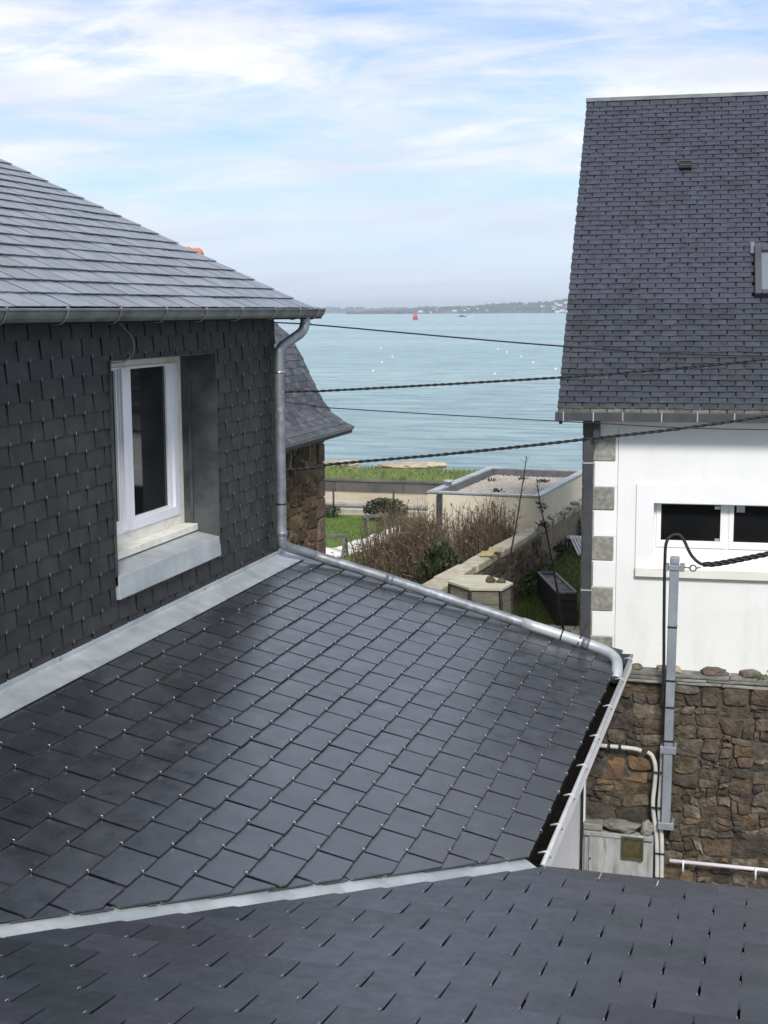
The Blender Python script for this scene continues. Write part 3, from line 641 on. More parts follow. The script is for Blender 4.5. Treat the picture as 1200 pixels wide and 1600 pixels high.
# eaves: gutter with white face board, grey lip and clips
lip = -1.035
gt = MB(); y0, y1 = 6.40, 10.74
gt.prism([(lip-0.012, y0, -2.855), (lip, y0, -2.855), (lip, y0, -2.755), (lip-0.012, y0, -2.755)], (0, y1-y0, 0))
gt.prism([(-1.40, y0, -2.875), (lip-0.03, y0, -2.875), (lip-0.03, y0, -2.864), (-1.40, y0, -2.864)], (0, y1-y0, 0))
gutA = gt.build('eaves_gutter', m_board, ext)
MB().box((-1.16, y0, -2.853), (lip-0.013, y1, -2.832)).build('gutter_bed', m_moss_shade, gutA)
MB().box((-1.175, y0, -2.855), (-1.16, y1, -2.75)).build('back_board', m_moss_shade, gutA)
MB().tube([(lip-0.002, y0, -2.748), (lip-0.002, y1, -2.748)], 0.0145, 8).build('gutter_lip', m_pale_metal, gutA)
MB().box((-1.16, y0-0.012, -2.858), (lip, y0-0.0005, -2.74)).build('stop_end', m_moss_shade, gutA)
MB().box((-1.16, y1+0.0005, -2.858), (lip, y1+0.012, -2.74)).build('stop_end', m_grey_pvc, gutA)
for yy in (6.56, 6.95, 7.42, 7.95, 8.55, 9.25, 9.98, 10.6):
    c = MB(); c.tube([(lip-0.05, yy, -2.745), (lip-0.01, yy, -2.733), (lip+0.011, yy, -2.742), (lip+0.012, yy, -2.765)], 0.0065, 6); c.build('gutter_clip', m_pale_metal, gutA)
wl_ = MB(); wl_.box((-1.50, 6.0, COURT), (-1.43, 10.74, -2.876)); wl_.box((-3.84, 10.55, COURT), (-1.50, 10.74, -2.90)); wl_.build('wall', m_render_grey, ext)
box('corner_board', (-1.429, 10.80, COURT), (-1.40, 10.86, -2.877), m_white_pvc, ext)
MB().tube([(-1.41, 10.70, COURT), (-1.41, 10.70, -2.88)], 0.012, 6).build('corner_pipe', m_black, ext)

# ================================================================== FRONT WING (foreground roof)
frontw = empty('front_wing', (-1, 3, COURT), 'nearest slate roof falling away from the viewer below the valley flashing', 'house')
upB = Vector((0, -1, 0.204)).normalized(); OB = Vector((0, 6.372, -2.734-0.012))
w, ex = 0.277, 0.2075
SB = slate_meshes('slate', w-0.0062, ex+0.06, 0.0060, 12, m_slate_front, 0.0030, sj=0.0006)
cells = []
dv = 0.2036
for k in range(-1, 20):
    yk = 6.16-dv*k
    if k == -1: yk = 6.365
    ph = -0.462 if k % 2 == 0 else -0.462+w/2
    for i in range(-14, 12):
        a = ph+w*i
        if a > 1.6 or valley(a+0.4) < yk-1: continue
        if a < -3.9: continue
        cells.append((-a, (6.372-yk)/abs(upB.y)))
cells.sort(key=lambda c: abs(-c[0]+0.9)+abs(6.37-c[1]-4.9)*0.9)
def clipB(a, b_, p): return [(Vector((0, valley(0), 0))-vnrm*0.008, -vnrm), (Vector((-3.82, 0, 0)), (1, 0, 0))]
made, rest = lay_slates(frontw, 'roof_slate', OB, (-1, 0, 0), upB, w, ex, cells, SB, ex+0.06, 0.0095, 'child', clipB, 0.6, rs=33, limit=290)
if rest.v: rest.build('roof_slates', m_slate_front, frontw, kind='stuff')
def pB(x, y, o=0.0): return Vector((x, y, OB.z+0.204*(6.372-y)+o))
slab('roof_deck', [pB(-1.06, 6.33, -0.014), pB(1.7, 6.33, -0.014), pB(1.7, 2.2, -0.014), pB(-3.84, 2.2, -0.014), pB(-3.84, valley(-3.84)+0.0, -0.014)], (0, 0, -0.06), m_felt, frontw)
mb = MB(); mb.box((-3.6, 5.9, COURT), (1.7, 6.0, -2.85)); mb.box((1.6, 2.2, COURT), (1.7, 5.9, -2.85)); mb.build('wall', m_render_grey, frontw)
box('eaves_board', (-1.0, 6.30, -2.86), (1.7, 6.325, -2.765), m_white_pvc, frontw)

# ================================================================== WHITE HOUSE (right)
ph = math.radians(3.5); E = Vector((math.cos(ph), math.sin(ph), 0)); D = Vector((-math.sin(ph), math.cos(ph), 0)); Z = Vector((0, 0, 1))
P0 = Vector((-2.484, 16.0, -1.225))
wh = empty('white_house', P0+E*1.5+D*2+Vector((0, 0, -3.7)), 'white rendered house with steep dark slate roof and granite corner blocks', 'house')
def H(e, d, z): return Vector((P0.x, P0.y, 0))+E*e+D*d+Z*z
def hbox(mb, e0, e1, d0_, d1_, z0, z1):
    return mb.obox(H((e0+e1)/2, (d0_+d1_)/2, (z0+z1)/2), E*(e1-e0)/2, D*(d1_-d0_)/2, Z*(z1-z0)/2)
def hb(name, e0, e1, d0_, d1_, z0, z1, m, parent=None, bevel=0, **k): return hbox(MB(), e0, e1, d0_, d1_, z0, z1).build(name, m, parent or wh, bevel, **k)
OFF = 0.28; EW = 0.30; ER = 7.5; GZ = -5.0
oe0, oe1, oz0, oz1 = 1.147, 2.95, -2.86, -2.292
mb = MB()
hbox(mb, EW, oe0, OFF, OFF+0.3, GZ, -1.26); hbox(mb, oe1, ER, OFF, OFF+0.3, GZ, -1.26)
hbox(mb, oe0, oe1, OFF, OFF+0.3, GZ, -3.05); hbox(mb, oe0, oe1, OFF, OFF+0.3, oz1, -1.26)
mb.build('wall', m_render, wh)
ang = math.radians(46.5); upR = D*math.cos(ang)+Z*math.sin(ang); RL = 5.75
mb = MB()
for e in (EW, ER-0.3): mb.prism([H(e, OFF+0.3, GZ), H(e, OFF+0.3, -1.28), H(e, 3.957, 2.75), H(e, 7.6, -1.28), H(e, 7.6, GZ)], E*0.3)
hbox(mb, EW, ER, 7.6, 7.9, GZ, -1.28); mb.build('gable_wall', m_render, wh)
hb('wall_joint', 0.712, 0.718, OFF-0.0008, OFF+0.01, GZ, -1.40, m_quoin)
for zj in (-3.62, -4.02): hb('wall_joint', 0.719, 3.4, OFF-0.0008, OFF+0.01, zj-0.002, zj+0.002, m_sill)
# corner blocks, long and short in turn
zq = [-1.26, -1.505, -1.803, -2.11, -2.40, -2.715, -3.02, -3.34, -3.642, -3.95, -4.26, -4.6, GZ]
for i in range(len(zq)-1):
    long_ = i % 2 == 1
    e1 = (0.684 if long_ else 0.497)+RND.uniform(-0.006, 0.006)
    bl = hbox(MB(), EW-0.012, e1 if long_ else 0.44, OFF-0.012-RND.uniform(0, 0.006), OFF+0.2, zq[i+1]+RND.uniform(0.002, 0.008), zq[i]-RND.uniform(0.002, 0.008)).build('corner_block', m_quoin, wh, bevel=0.012)
    if not long_:
        hb('white_infill', 0.44, 0.71, OFF-0.006, OFF+0.02, zq[i+1]+0.003, zq[i]-0.003, m_render_trim)
# window with raised surround
hb('window_surround', 0.94, oe0, OFF-0.022, OFF+0.02, -3.05, -2.062, m_render_trim, bevel=0.004)
hb('window_surround', oe0, oe1, OFF-0.022, OFF+0.02, oz1, -2.062, m_render_trim, bevel=0.004)
MB().prism([H(0.945, OFF-0.06, -3.184), H(0.945, OFF-0.065, -3.075), H(0.945, OFF-0.03, -3.052), H(0.945, OFF+0.14, -2.96), H(0.945, OFF+0.14, -3.184)], E*2.2).build('sill', m_sill, wh, bevel=0.004)
hb('window_cheek', oe0-0.004, oe0, OFF, OFF+0.13, -2.97, oz1, m_sill)
wf = MB(); d0_, d1_ = OFF+0.13, OFF+0.19
hbox(wf, oe0, oe0+0.03, d0_, d1_, -2.96, oz1); hbox(wf, oe0+0.03, oe1, d0_, d1_, oz1-0.012, oz1); hbox(wf, oe0+0.03, oe1, d0_, d1_, -2.96, -2.85)
wfo = wf.build('window', m_render_trim, wh)
for a, c in ((oe0+0.031, 1.985), (2.03, 2.87)):
    s = MB(); q0, q1 = d0_-0.012, d1_-0.01; p = 0.055; z0, z1 = -2.845, oz1-0.013
    hbox(s, a, a+p, q0, q1, z0, z1); hbox(s, c-p, c, q0, q1, z0, z1); hbox(s, a+p, c-p, q0, q1, z0, z0+0.085); hbox(s, a+p, c-p, q0, q1, z1-0.012, z1)
    s.build('sash', m_render_trim, wfo, bevel=0.003)
    hbox(MB(), a+p, c-p, q0+0.03, q0+0.036, z0+0.085, z1-0.012).build('pane', m_glass, wfo)
hb('mullion', 1.986, 2.029, d0_-0.004, d1_, -2.85, oz1-0.012, m_render_trim, wfo)
hb('paper_note', 2.115, 2.21, d0_+0.01, d0_+0.014, -2.40, -2.305, m_pale_metal, wfo)
hb('paper_note', 1.86, 1.925, d0_+0.01, d0_+0.014, -2.37, -2.335, m_white_pvc, wfo)
hb('paper_note', 1.87, 1.925, d0_+0.01, d0_+0.014, -2.755, -2.725, m_pale_metal, wfo)
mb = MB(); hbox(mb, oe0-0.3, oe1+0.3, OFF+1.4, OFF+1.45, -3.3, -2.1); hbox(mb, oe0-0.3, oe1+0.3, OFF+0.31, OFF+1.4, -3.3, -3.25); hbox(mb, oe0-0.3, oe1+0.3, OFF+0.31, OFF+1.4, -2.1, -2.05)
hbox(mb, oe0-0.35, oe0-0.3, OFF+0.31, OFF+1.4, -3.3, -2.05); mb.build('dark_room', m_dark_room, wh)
# roof
OR = P0+D*0.0+Z*0.0
w, ex = 0.1955, 0.0885
SR = slate_meshes('slate', w-0.0095, ex+0.04, 0.006, 8, m_slate_old, 0.004)
SRL = slate_meshes('slate', w-0.006, ex+0.04, 0.006, 4, m_slate_lichen, 0.004)
low, cells = [], []
skyl = (2.25, 3.05, 1.86, 2.74)
for k in range(int(RL/ex)):
    for i in range(-1, 14 if k < 20 else 17):
        a = w/2+w*i+(w/2 if k % 2 else 0)
        if a < -0.02 and k % 2 == 0: continue
        b_ = k*ex
        if skyl[0]+0.08 < a < skyl[1]-0.08 and skyl[2]-0.02 < b_ < skyl[3]-0.10: continue
        if 1.34 < a < 1.46 and 4.23 < b_ < 4.30: continue
        (low if k == 0 else cells).append((a, b_))
nrm = E.cross(upR)
clipR = lambda a, b_, p: [(P0+E*0.0, E)]
lay_slates(wh, 'roof_slate', OR, E, upR, w, ex, low, SRL, ex+0.04, 0.011, None, clipR, 1.6, 41)
made, rest = lay_slates(wh, 'roof_slate', OR, E, upR, w, ex, cells, SR, ex+0.04, 0.014, None, clipR, 1.8, 42, limit=282)
# upper courses: past the limit, one joined part; it also carries the roof on to its far gable
for k in range(int(RL/ex)):
    for i in range(14 if k < 20 else 14, 39):
        if k < 20 and i < 17: continue
        a = w/2+w*i+(w/2 if k % 2 else 0); b_ = k*ex
        if i < 17 and skyl[0]+0.08 < a < skyl[1]-0.08 and skyl[2]-0.02 < b_ < skyl[3]-0.10: continue
        c0 = OR+E*a+upR*b_+nrm*0.012; c1 = c0+upR*(ex+0.03)-nrm*0.012; hw = E*(w/2-0.005)
        rest.add([c0-hw, c0+hw, c1+hw, c1-hw, c0-hw+nrm*0.006, c0+hw+nrm*0.006, c1+hw+nrm*0.004, c1-hw+nrm*0.004], [(4, 5, 6, 7), (0, 1, 5, 4), (1, 2, 6, 5), (3, 0, 4, 7)])
rest.build('roof_slates', m_slate_old, wh, kind='stuff')
q = lambda e, s, o=0.0: OR+E*e+upR*s+nrm*o
slab('roof_deck', [q(0.03, 0.02, -0.002), q(ER+0.2, 0.02, -0.002), q(ER+0.2, RL, -0.002), q(0.03, RL, -0.002)], nrm*-0.06, m_felt, wh)
dnR = D*math.cos(ang)-Z*math.sin(ang); top = q(0, RL)
slab('back_roof', [top, top+E*(ER+0.2), top+E*(ER+0.2)+dnR*RL, top+dnR*RL], Z*-0.06, m_slate_old, wh)
MB().prism([q(-0.01, RL-0.055, 0.022), q(-0.01, RL+0.015, 0.03), q(-0.01, RL+0.015, 0.03)+dnR*0.1, q(-0.01, RL-0.02, -0.01)], E*(ER+0.22)).build('ridge_flashing', m_lead, wh)
vt = MB(); vt.obox(q(1.40, 4.29, 0.03), E*0.078, upR*0.085, nrm*0.035); vt.build('roof_vent', m_black, wh)
for s in (4.25, 4.33): MB().obox(q(1.40, s, 0.068), E*0.078, upR*0.008, nrm*0.006).build('vent_louvre', m_grey_pvc, wh)
# skylight
sk = MB()
for (e0, e1, s0, s1) in ((2.28, 2.36, 1.86, 2.72), (2.97, 3.05, 1.86, 2.72), (2.36, 2.97, 1.86, 1.93), (2.36, 2.97, 2.60, 2.72)):
    sk.obox(q((e0+e1)/2, (s0+s1)/2, 0.05), E*(e1-e0)/2, upR*(s1-s0)/2, nrm*0.05)
sko = sk.build('skylight', m_grey_pvc, wh, bevel=0.006)
MB().obox(q(2.665, 2.265, 0.06), E*0.305, upR*0.335, nrm*0.006).build('pane', m_skyglass, sko)
MB().obox(q(2.255, 2.70, 0.03), E*0.024, upR*0.10, nrm*0.02).build('flashing', m_lead, sko)
# square gutter with pale clips and box downpipe
hb('gutter', -0.012, ER+0.2, -0.085, 0.02, -1.29, -1.19, m_grey_pvc, None, 0.004)
for e in (0.085, 0.435, 0.775, 1.22, 1.625, 2.04, 2.45, 2.86): hb('gutter_clip', e-0.006, e+0.006, -0.0885, 0.0, -1.294, -1.186, m_pale_metal)
MB().tube([H(0.05, -0.03, -1.29), H(0.05, -0.03, -1.33)], 0.02, 8).build('gutter_spout', m_black, wh)
hb('soffit', 0.0, ER, 0.02, OFF+0.02, -1.285, -1.26, m_render_trim)
pp = MB()
hbox(pp, 0.315, 0.425, 0.145, 0.245, GZ, -1.52); pp.prism([H(0.315, 0.145, -1.53), H(0.315, 0.245, -1.51), H(0.315, 0.05, -1.285), H(0.315, -0.05, -1.285)], E*0.11); hbox(pp, 0.428, 0.50, 0.05, OFF-0.013, -1.50, -1.29)
dpo = pp.build('downpipe', m_grey_pvc, wh)
for z in (-1.81, -3.36): hb('pipe_bracket', 0.306, 0.434, 0.138, 0.255, z-0.008, z+0.008, m_pale_metal, dpo)

# ================================================================== STONE WALL, courtyard side
def clip_poly(poly, n, c):                           # keep n.p <= c
    out_ = []
    for i in range(len(poly)):
        a, b_ = poly[i], poly[(i+1) % len(poly)]; da, db = n[0]*a[0]+n[1]*a[1]-c, n[0]*b_[0]+n[1]*b_[1]-c
        if da <= 0: out_.append(a)
        if da*db < 0:
            t_ = da/(da-db); out_.append((a[0]+(b_[0]-a[0])*t_, a[1]+(b_[1]-a[1])*t_))
    return out_
def rubble(x0, x1, z0, z1, dmin, dmax, aniso, seed, tries=4000):
    R_ = random.Random(seed); pts = []
    h = (z1-z0)*aniso
    for _ in range(tries):
        p = (R_.uniform(x0, x1), R_.uniform(0, h)); r = dmin+(dmax-dmin)*R_.random()**1.8
        if all((p[0]-q[0])**2+(p[1]-q[1])**2 > (0.5*(r+q[2]))**2 for q in pts): pts.append((*p, r))
    cells = []
    for i, p in enumerate(pts):
        poly = [(x0, 0), (x1, 0), (x1, h), (x0, h)]
        for j, q in enumerate(pts):
            if i == j: continue
            dx, dy = q[0]-p[0], q[1]-p[1]; d2 = dx*dx+dy*dy
            if d2 > 4*dmax*dmax*2: continue
            wgt = 0.5+0.5*(p[2]**2-q[2]**2)/d2*0.5
            wgt = max(0.25, min(0.75, wgt)); mx_, my_ = p[0]+dx*wgt, p[1]+dy*wgt
            poly = clip_poly(poly, (dx, dy), dx*mx_+dy*my_)
            if len(poly) < 3: break
        if len(poly) >= 3: cells.append([(x, z0+y/aniso) for x, y in poly])
    return cells
def stone_mesh(poly, place, gap, proud, back, R_, name='stone', cut=0.22, inset=0.80, edge=0.6):
    """poly in the wall's plane; place(x, z, out) -> world"""
    cx_ = sum(p[0] for p in poly)/len(poly); cz_ = sum(p[1] for p in poly)/len(poly)
    sz = math.sqrt(max(1e-6, abs(sum(poly[i][0]*poly[(i+1) % len(poly)][1]-poly[(i+1) % len(poly)][0]*poly[i][1] for i in range(len(poly))))/2))
    k = max(0.4, 1-gap*2.0/sz)
    pl = [(cx_+(x-cx_)*k, cz_+(z-cz_)*k) for x, z in poly]
    ch = []
    for i in range(len(pl)):
        a, b_ = pl[i], pl[(i+1) % len(pl)]
        for t_ in (cut, 1-cut): ch.append((a[0]+(b_[0]-a[0])*t_+R_.uniform(-1, 1)*sz*0.025, a[1]+(b_[1]-a[1])*t_+R_.uniform(-1, 1)*sz*0.025))
    n = len(ch); vs = [place(x, z, -back) for x, z in ch]
    tx, tz = R_.uniform(-.12, .12), R_.uniform(-.12, .12)
    def pr(x, z): return proud+((x-cx_)*tx+(z-cz_)*tz)
    vs += [place(x, z, pr(x, z)*edge) for x, z in ch]
    vs += [place(cx_+(x-cx_)*inset, cz_+(z-cz_)*inset, pr(x, z)+R_.uniform(-.006, .006)) for x, z in ch]
    vs.append(place(cx_, cz_, pr(cx_, cz_)+R_.uniform(0, 0.01)))
    fs = [(i, (i+1) % n, (i+1) % n+n, i+n) for i in range(n)]+[(i+n, (i+1) % n+n, (i+1) % n+2*n, i+2*n) for i in range(n)]+[(i+2*n, (i+1) % n+2*n, 3*n) for i in range(n)]
    me = MB().add(vs, fs, False).mesh(name); return me
YS = 10.9
def courses(x0, x1, z0, z1, R_, big=0.20, warp=0.05):
    """rubble laid in rough beds: boxes split again and again, their corners shifted by one shared field"""
    out_ = []
    def go(a, b_, c, d):
        w_, h_ = b_-a, d-c; lim = big*R_.choice((0.35, 0.5, 0.65, 0.8, 1.0, 1.25))
        if w_ < lim*1.7 and h_ < lim*0.8 and w_ < 3.4*h_: out_.append((a, b_, c, d)); return
        if w_ > 1.6*h_: m_ = a+w_*R_.uniform(0.32, 0.68); go(a, m_, c, d); go(m_, b_, c, d)
        else: m_ = c+h_*R_.uniform(0.32, 0.68); go(a, b_, c, m_); go(a, b_, m_, d)
    go(x0, x1, z0, z1)
    def wp(x, z):
        if z > z1-1e-4: return (x, z)
        return (x+warp*mnoise.noise((x*6, z*6, 1))*1.3+warp*0.6*mnoise.noise((x*15, z*15, 4)), z+warp*mnoise.noise((x*6, z*6, 7))+warp*0.5*mnoise.noise((x*15, z*15, 9)))
    return [[wp(*p) for p in ((a, c), ((a+b_)/2, c), (b_, c), (b_, d), ((a+b_)/2, d), (a, d))] for a, b_, c, d in out_]
sw = empty('rubble_stone_wall', (0, YS+0.2, COURT), 'old brown rubble stone wall with slate coping behind the grey post', 'wall')
box('wall_core', (-1.43, YS, COURT), (9, YS+0.20, -2.99), m_mortar, sw)
R_ = random.Random(77)
cells = courses(-1.43, 3.6, -5.3, -2.995, R_)
vis = sorted(cells, key=lambda c: abs(sum(p[0] for p in c)/len(c)+0.5))
restw = MB()
for ci, c in enumerate(vis):
    cx_ = sum(p[0] for p in c)/len(c); cz_ = sum(p[1] for p in c)/len(c)
    me = stone_mesh(c, lambda x, z, o: (x, YS-o, z), R_.uniform(0.001, 0.010), R_.uniform(0.004, 0.04), 0.03, R_, cut=0.17, inset=0.86, edge=0.72)
    if ci >= 300: restw.add([v.co for v in me.vertices], [tuple(f.vertices) for f in me.polygons]); continue
    obj('stone', me, m_orange if (-1.3 < cx_ < -0.95 and -3.9 < cz_ < -3.62) else m_stone, sw)
if restw.v: restw.build('stones', m_stone, sw, kind='stuff')
for lay in range(3):
    x = -1.12-lay*0.1
    while x < 4.5:
        L_ = R_.uniform(0.22, 0.62)
        o = R_.uniform(0.0, 0.035)+0.025*(2-lay)*0.6; zz = -2.994+lay*0.026
        mb = MB(); mb.prism([(x, YS-o, zz), (x+L_*0.5, YS-o+R_.uniform(-.012, .012), zz+R_.uniform(-.003, .003)), (x+L_-0.006, YS-o+R_.uniform(-.012, .012), zz+R_.uniform(-.003, .003)), (x+L_-0.006, YS+0.19-lay*0.02, zz+0.003), (x, YS+0.19-lay*0.02, zz)], (0, 0, 0.019+R_.uniform(0, 0.005)))
        mb.build('coping_slate', m_cope, sw, bevel=0.003); x += L_
def rock(name, c, s, m, seed, parent=None, sub=3, **k):
    bm = bmesh.new(); bmesh.ops.create_icosphere(bm, subdivisions=sub, radius=1)
    for v in bm.verts:
        n = 1+0.28*mnoise.noise(v.co*1.3+Vector((seed*3.1, 0, 0)))+0.14*mnoise.noise(v.co*3.4+Vector((0, seed*2.7, 0)))
        n += 0.10*mnoise.noise(v.co*6.5+Vector((0, 0, seed*1.9)))
        v.co = Vector((v.co.x*s[0]*n, v.co.y*s[1]*n, max(-0.75, v.co.z)*s[2]*n))
    me = bpy.data.meshes.new(name); bm.to_mesh(me); bm.free()
    o = obj(name, me, m, parent, **k); o.location = Vector(c); return o
rock('loose_stone', (-0.755, 10.97, -2.90), (0.105, 0.06, 0.034), m_tan, 1, label='small tan stone lying on the coping behind the grey post', cat='stone', group='loose stones on the wall top')
rock('loose_stone', (-0.395, 10.97, -2.90), (0.105, 0.06, 0.04), m_redstone, 2, label='largest reddish brown stone on the wall top, right of the post', cat='stone', group='loose stones on the wall top')
rock('loose_stone', (-0.115, 10.97, -2.90), (0.085, 0.06, 0.042), m_redstone, 4, label='brown stone on the coping beside the green weed', cat='stone', group='loose stones on the wall top')
rock('loose_stone', (-1.02, 10.97, -2.905), (0.05, 0.05, 0.03), m_stone, 6, label='small dark stone on the coping beside the gutter end', cat='stone', group='loose stones on the wall top')
def leafy(mb, c, n, r, h, R_, lw=0.02, ll=0.08, up=0.5):
    for _ in range(n):
        d = Vector((R_.gauss(0, 1), R_.gauss(0, 1), R_.gauss(0, 1)+up)).normalized(); p = Vector(c)+Vector((R_.gauss(0, r), R_.gauss(0, r), R_.uniform(0, h)))
        s = d.orthogonal().normalized(); mb.add([p, p+d*ll*0.5+s*lw, p+d*ll, p+d*ll*0.5-s*lw], [(0, 1, 2, 3)])
mb = MB(); leafy(mb, (-0.05, 10.93, -2.93), 90, 0.035, 0.035, R_, 0.008, 0.035)
tag(mb.build('weed', m_leaf2), 'tuft of green weed on the wall coping below the small brown stone', 'plant')

# meter cupboard
mc = empty('meter_cupboard', (-1.12, YS-0.06, COURT), 'weathered grey meter cupboard with small brown window against the stone wall', 'cupboard')
box('cabinet', (-1.40, YS-0.13, COURT), (-0.835, YS-0.045, -4.27), m_box, mc, bevel=0.006)
dr = box('door', (-1.355, YS-0.146, COURT+0.1), (-0.955, YS-0.131, -4.30), m_box, mc, bevel=0.003)
box('rim', (-1.40, YS-0.158, -4.30), (-0.835, YS-0.131, -4.262), m_box, mc, bevel=0.004)
fr = MB()
for a, c in (((-1.09, -4.47), (-1.07, -4.275)), ((-0.93, -4.47), (-0.91, -4.275)), ((-1.07, -4.47), (-0.93, -4.45)), ((-1.07, -4.295), (-0.93, -4.275))): fr.box((a[0], YS-0.166, a[1]), (c[0], YS-0.147, c[1]))
fr.build('window_frame', m_brass_glass, dr); box('window', (-1.07, YS-0.156, -4.45), (-0.93, YS-0.148, -4.295), m_brass_glass, dr)
MB().tube([(-1.345, YS-0.152, -4.50), (-1.345, YS-0.145, -4.50)], 0.008, 8).build('lock', m_black, dr)
box('top_slab', (-1.41, YS-0.15, -4.26), (-1.25, YS+0.0, -4.20), m_cope, mc, bevel=0.01)
rock('loose_stone', (-1.10, YS-0.08, -4.215), (0.15, 0.075, 0.055), m_cope, 9, label='long flat grey stone lying on top of the meter cupboard', cat='stone', group='stones on the meter cupboard')
rock('loose_stone', (-0.885, YS-0.09, -4.215), (0.055, 0.05, 0.06), m_cope, 11, label='small square grey stone on the right end of the meter cupboard', cat='stone', group='stones on the meter cupboard')

# service post with anchored twisted cable
sp = empty('service_post', (-0.745, 10.78, -4.17), 'square grey steel service post fixed to the stone wall, carrying a black cable', 'post')
b0, b1 = Vector((-0.738, 10.78, -4.16)), Vector((-0.722, 10.78, -1.99))
mb = MB(); ax = (b1-b0).normalized()
for hw, y_ in ((0.035, 0),): mb.prism([b0+Vector((-hw, -hw, 0)), b0+Vector((hw, -hw, 0)), b0+Vector((hw, hw, 0)), b0+Vector((-hw, hw, 0))], b1-b0)
mb.build('tube', m_post, sp, bevel=0.005)
box('cap', (-0.757, 10.74, -1.99), (-0.685, 10.82, -1.935), m_post, sp, bevel=0.008)
cl = MB(); cl.box((-0.80, 10.735, -2.045), (-0.765, 10.83, -1.995)); cl.box((-0.765, 10.733, -2.038), (-0.68, 10.742, -2.0)); cl.box((-0.68, 10.735, -2.045), (-0.645, 10.83, -1.99)); cl.build('clamp', m_post, sp, bevel=0.004)
for z, x in ((-3.515, -0.735), (-4.155, -0.738)):
    br = MB(); br.box((x-0.062, 10.735, z-0.03), (x+0.065, 10.765-0.022, z+0.03)); br.box((x-0.062, 10.743, z-0.03), (x-0.04, 10.90, z+0.03)); br.box((x+0.04, 10.743, z-0.03), (x+0.065, 10.90, z+0.03)); br.build('wall_bracket', m_post, sp, bevel=0.004)
for z in (-2.50, -2.94, -3.16, -3.44): 
    x = b0.x+(b1.x-b0.x)*(z-b0.z)/(b1.z-b0.z); hw = 0.0375
    t_ = MB(); t_.box((x-hw, 10.78-hw, z-0.008), (x+hw, 10.78+hw, z+0.008)); t_.build('cable_tie', m_black, sp)
hk = MB()
hk.tube([(-0.645, 10.78, -2.015), (-0.60, 10.78, -2.02)], 0.006, 6)
hk.tube([(-0.578+0.024*math.cos(a), 10.78, -2.02+0.024*math.sin(a)) for a in [2*PI*i/14 for i in range(15)]], 0.0065, 6)
hk.tube([(-0.555, 10.78, -2.02), (-0.52, 10.78, -2.01)], 0.006, 6); hk.build('eye_hook', m_gutter, sp)
sc_ = empty('service_cable', (-0.5, 10.78, -1.95), 'thick black twisted cable stretched right from the grey post', 'cable')
path = smooth_path([(-0.50, 10.78, -1.985), (-0.38, 10.775, -1.972), (-0.015, 10.76, -1.878), (0.5, 10.74, -1.74), (1.5, 10.7, -1.45), (3.5, 10.6, -0.8)], 16)
for s in range(3):
    pts = []
    Lc = 0
    for i, p in enumerate(path):
        if i: Lc += (p-path[i-1]).length
        a = Lc*2*PI/0.17+s*2*PI/3; pts.append(p+Vector((0, math.cos(a)*0.011, math.sin(a)*0.011)))
    MB().tube(smooth_path(pts, 3), 0.0125, 6).build('strand', m_black, sc_)
pw = [(-0.787, 10.765, -4.75), (-0.80, 10.75, -4.2), (-0.795, 10.75, -3.6), (-0.792, 10.75, -3.17), (-0.783, 10.75, -2.9), (-0.79, 10.75, -2.5), (-0.795, 10.75, -2.15), (-0.795, 10.74, -1.97), (-0.79, 10.75, -1.83), (-0.757, 10.77, -1.772), (-0.70, 10.78, -1.757), (-0.655, 10.78, -1.80), (-0.615, 10.78, -1.88), (-0.575, 10.78, -1.94), (-0.51, 10.78, -1.985), (-0.42, 10.778, -1.985)]
MB().tube(smooth_path(pw[3:], 6), [0.0125]*((len(pw)-4)*6+1), 8).build('cable_loop', m_black, sc_)
cg = 'pale conduits on the stone wall'
def conduit(pts, label, r=0.018):
    o = empty('conduit', pts[-1], label, 'pipe', cg); MB().tube(smooth_path(pts, 6), r, 8).build('sleeve', m_conduit, o)
    return o
c1 = conduit([(-1.42, 10.82, -3.545), (-1.26, 10.82, -3.545), (-1.10, 10.82, -3.545), (-1.0, 10.82, -3.55), (-0.95, 10.82, -3.562)], 'short pale conduit running level from the white gutter board')
for x in (-1.215, -1.125): MB().tube([(x-0.012, 10.82, -3.546), (x+0.012, 10.82, -3.546)], 0.0195, 8).build('strap', m_black, c1)
c2 = conduit([(-0.90, 10.84, -3.575), (-0.862, 10.82, -3.60), (-0.835, 10.81, -3.68), (-0.835, 10.81, -3.8), (-0.848, 10.81, -3.98), (-0.838, 10.81, -4.1), (-0.815, 10.80, -4.25), (-0.803, 10.80, -4.45), (-0.80, 10.80, -4.75)], 'pale conduit curving down beside the post, the outer one')
c3 = conduit([(-0.785, 10.82, -3.54), (-0.785, 10.82, -3.75), (-0.795, 10.815, -3.99), (-0.79, 10.81, -4.12), (-0.77, 10.80, -4.28), (-0.764, 10.80, -4.5), (-0.762, 10.80, -4.75)], 'straight pale conduit running down between post and outer conduit')
for z in (-3.72, -4.02, -4.41, -4.62): box('strap', (-0.86 if z > -4.2 else -0.825, 10.775, z-0.006), (-0.765 if z > -4.2 else -0.742, 10.785, z+0.006), m_black, c2)
rl = empty('white_pipe', (-0.3, 10.8, -4.5), 'thin white pipe on short brackets low on the stone wall', 'pipe')
MB().tube([(-0.70, 10.79, -4.462), (1.6, 10.79, -4.453)], 0.016, 8).build('tube', m_white_pvc, rl)
for x in (-0.591, -0.02, 0.55): MB().tube([(x, 10.772, -4.44), (x, 10.772, -4.54), (x, 10.86, -4.55)], 0.008, 6).build('bracket', m_white_pvc, rl)

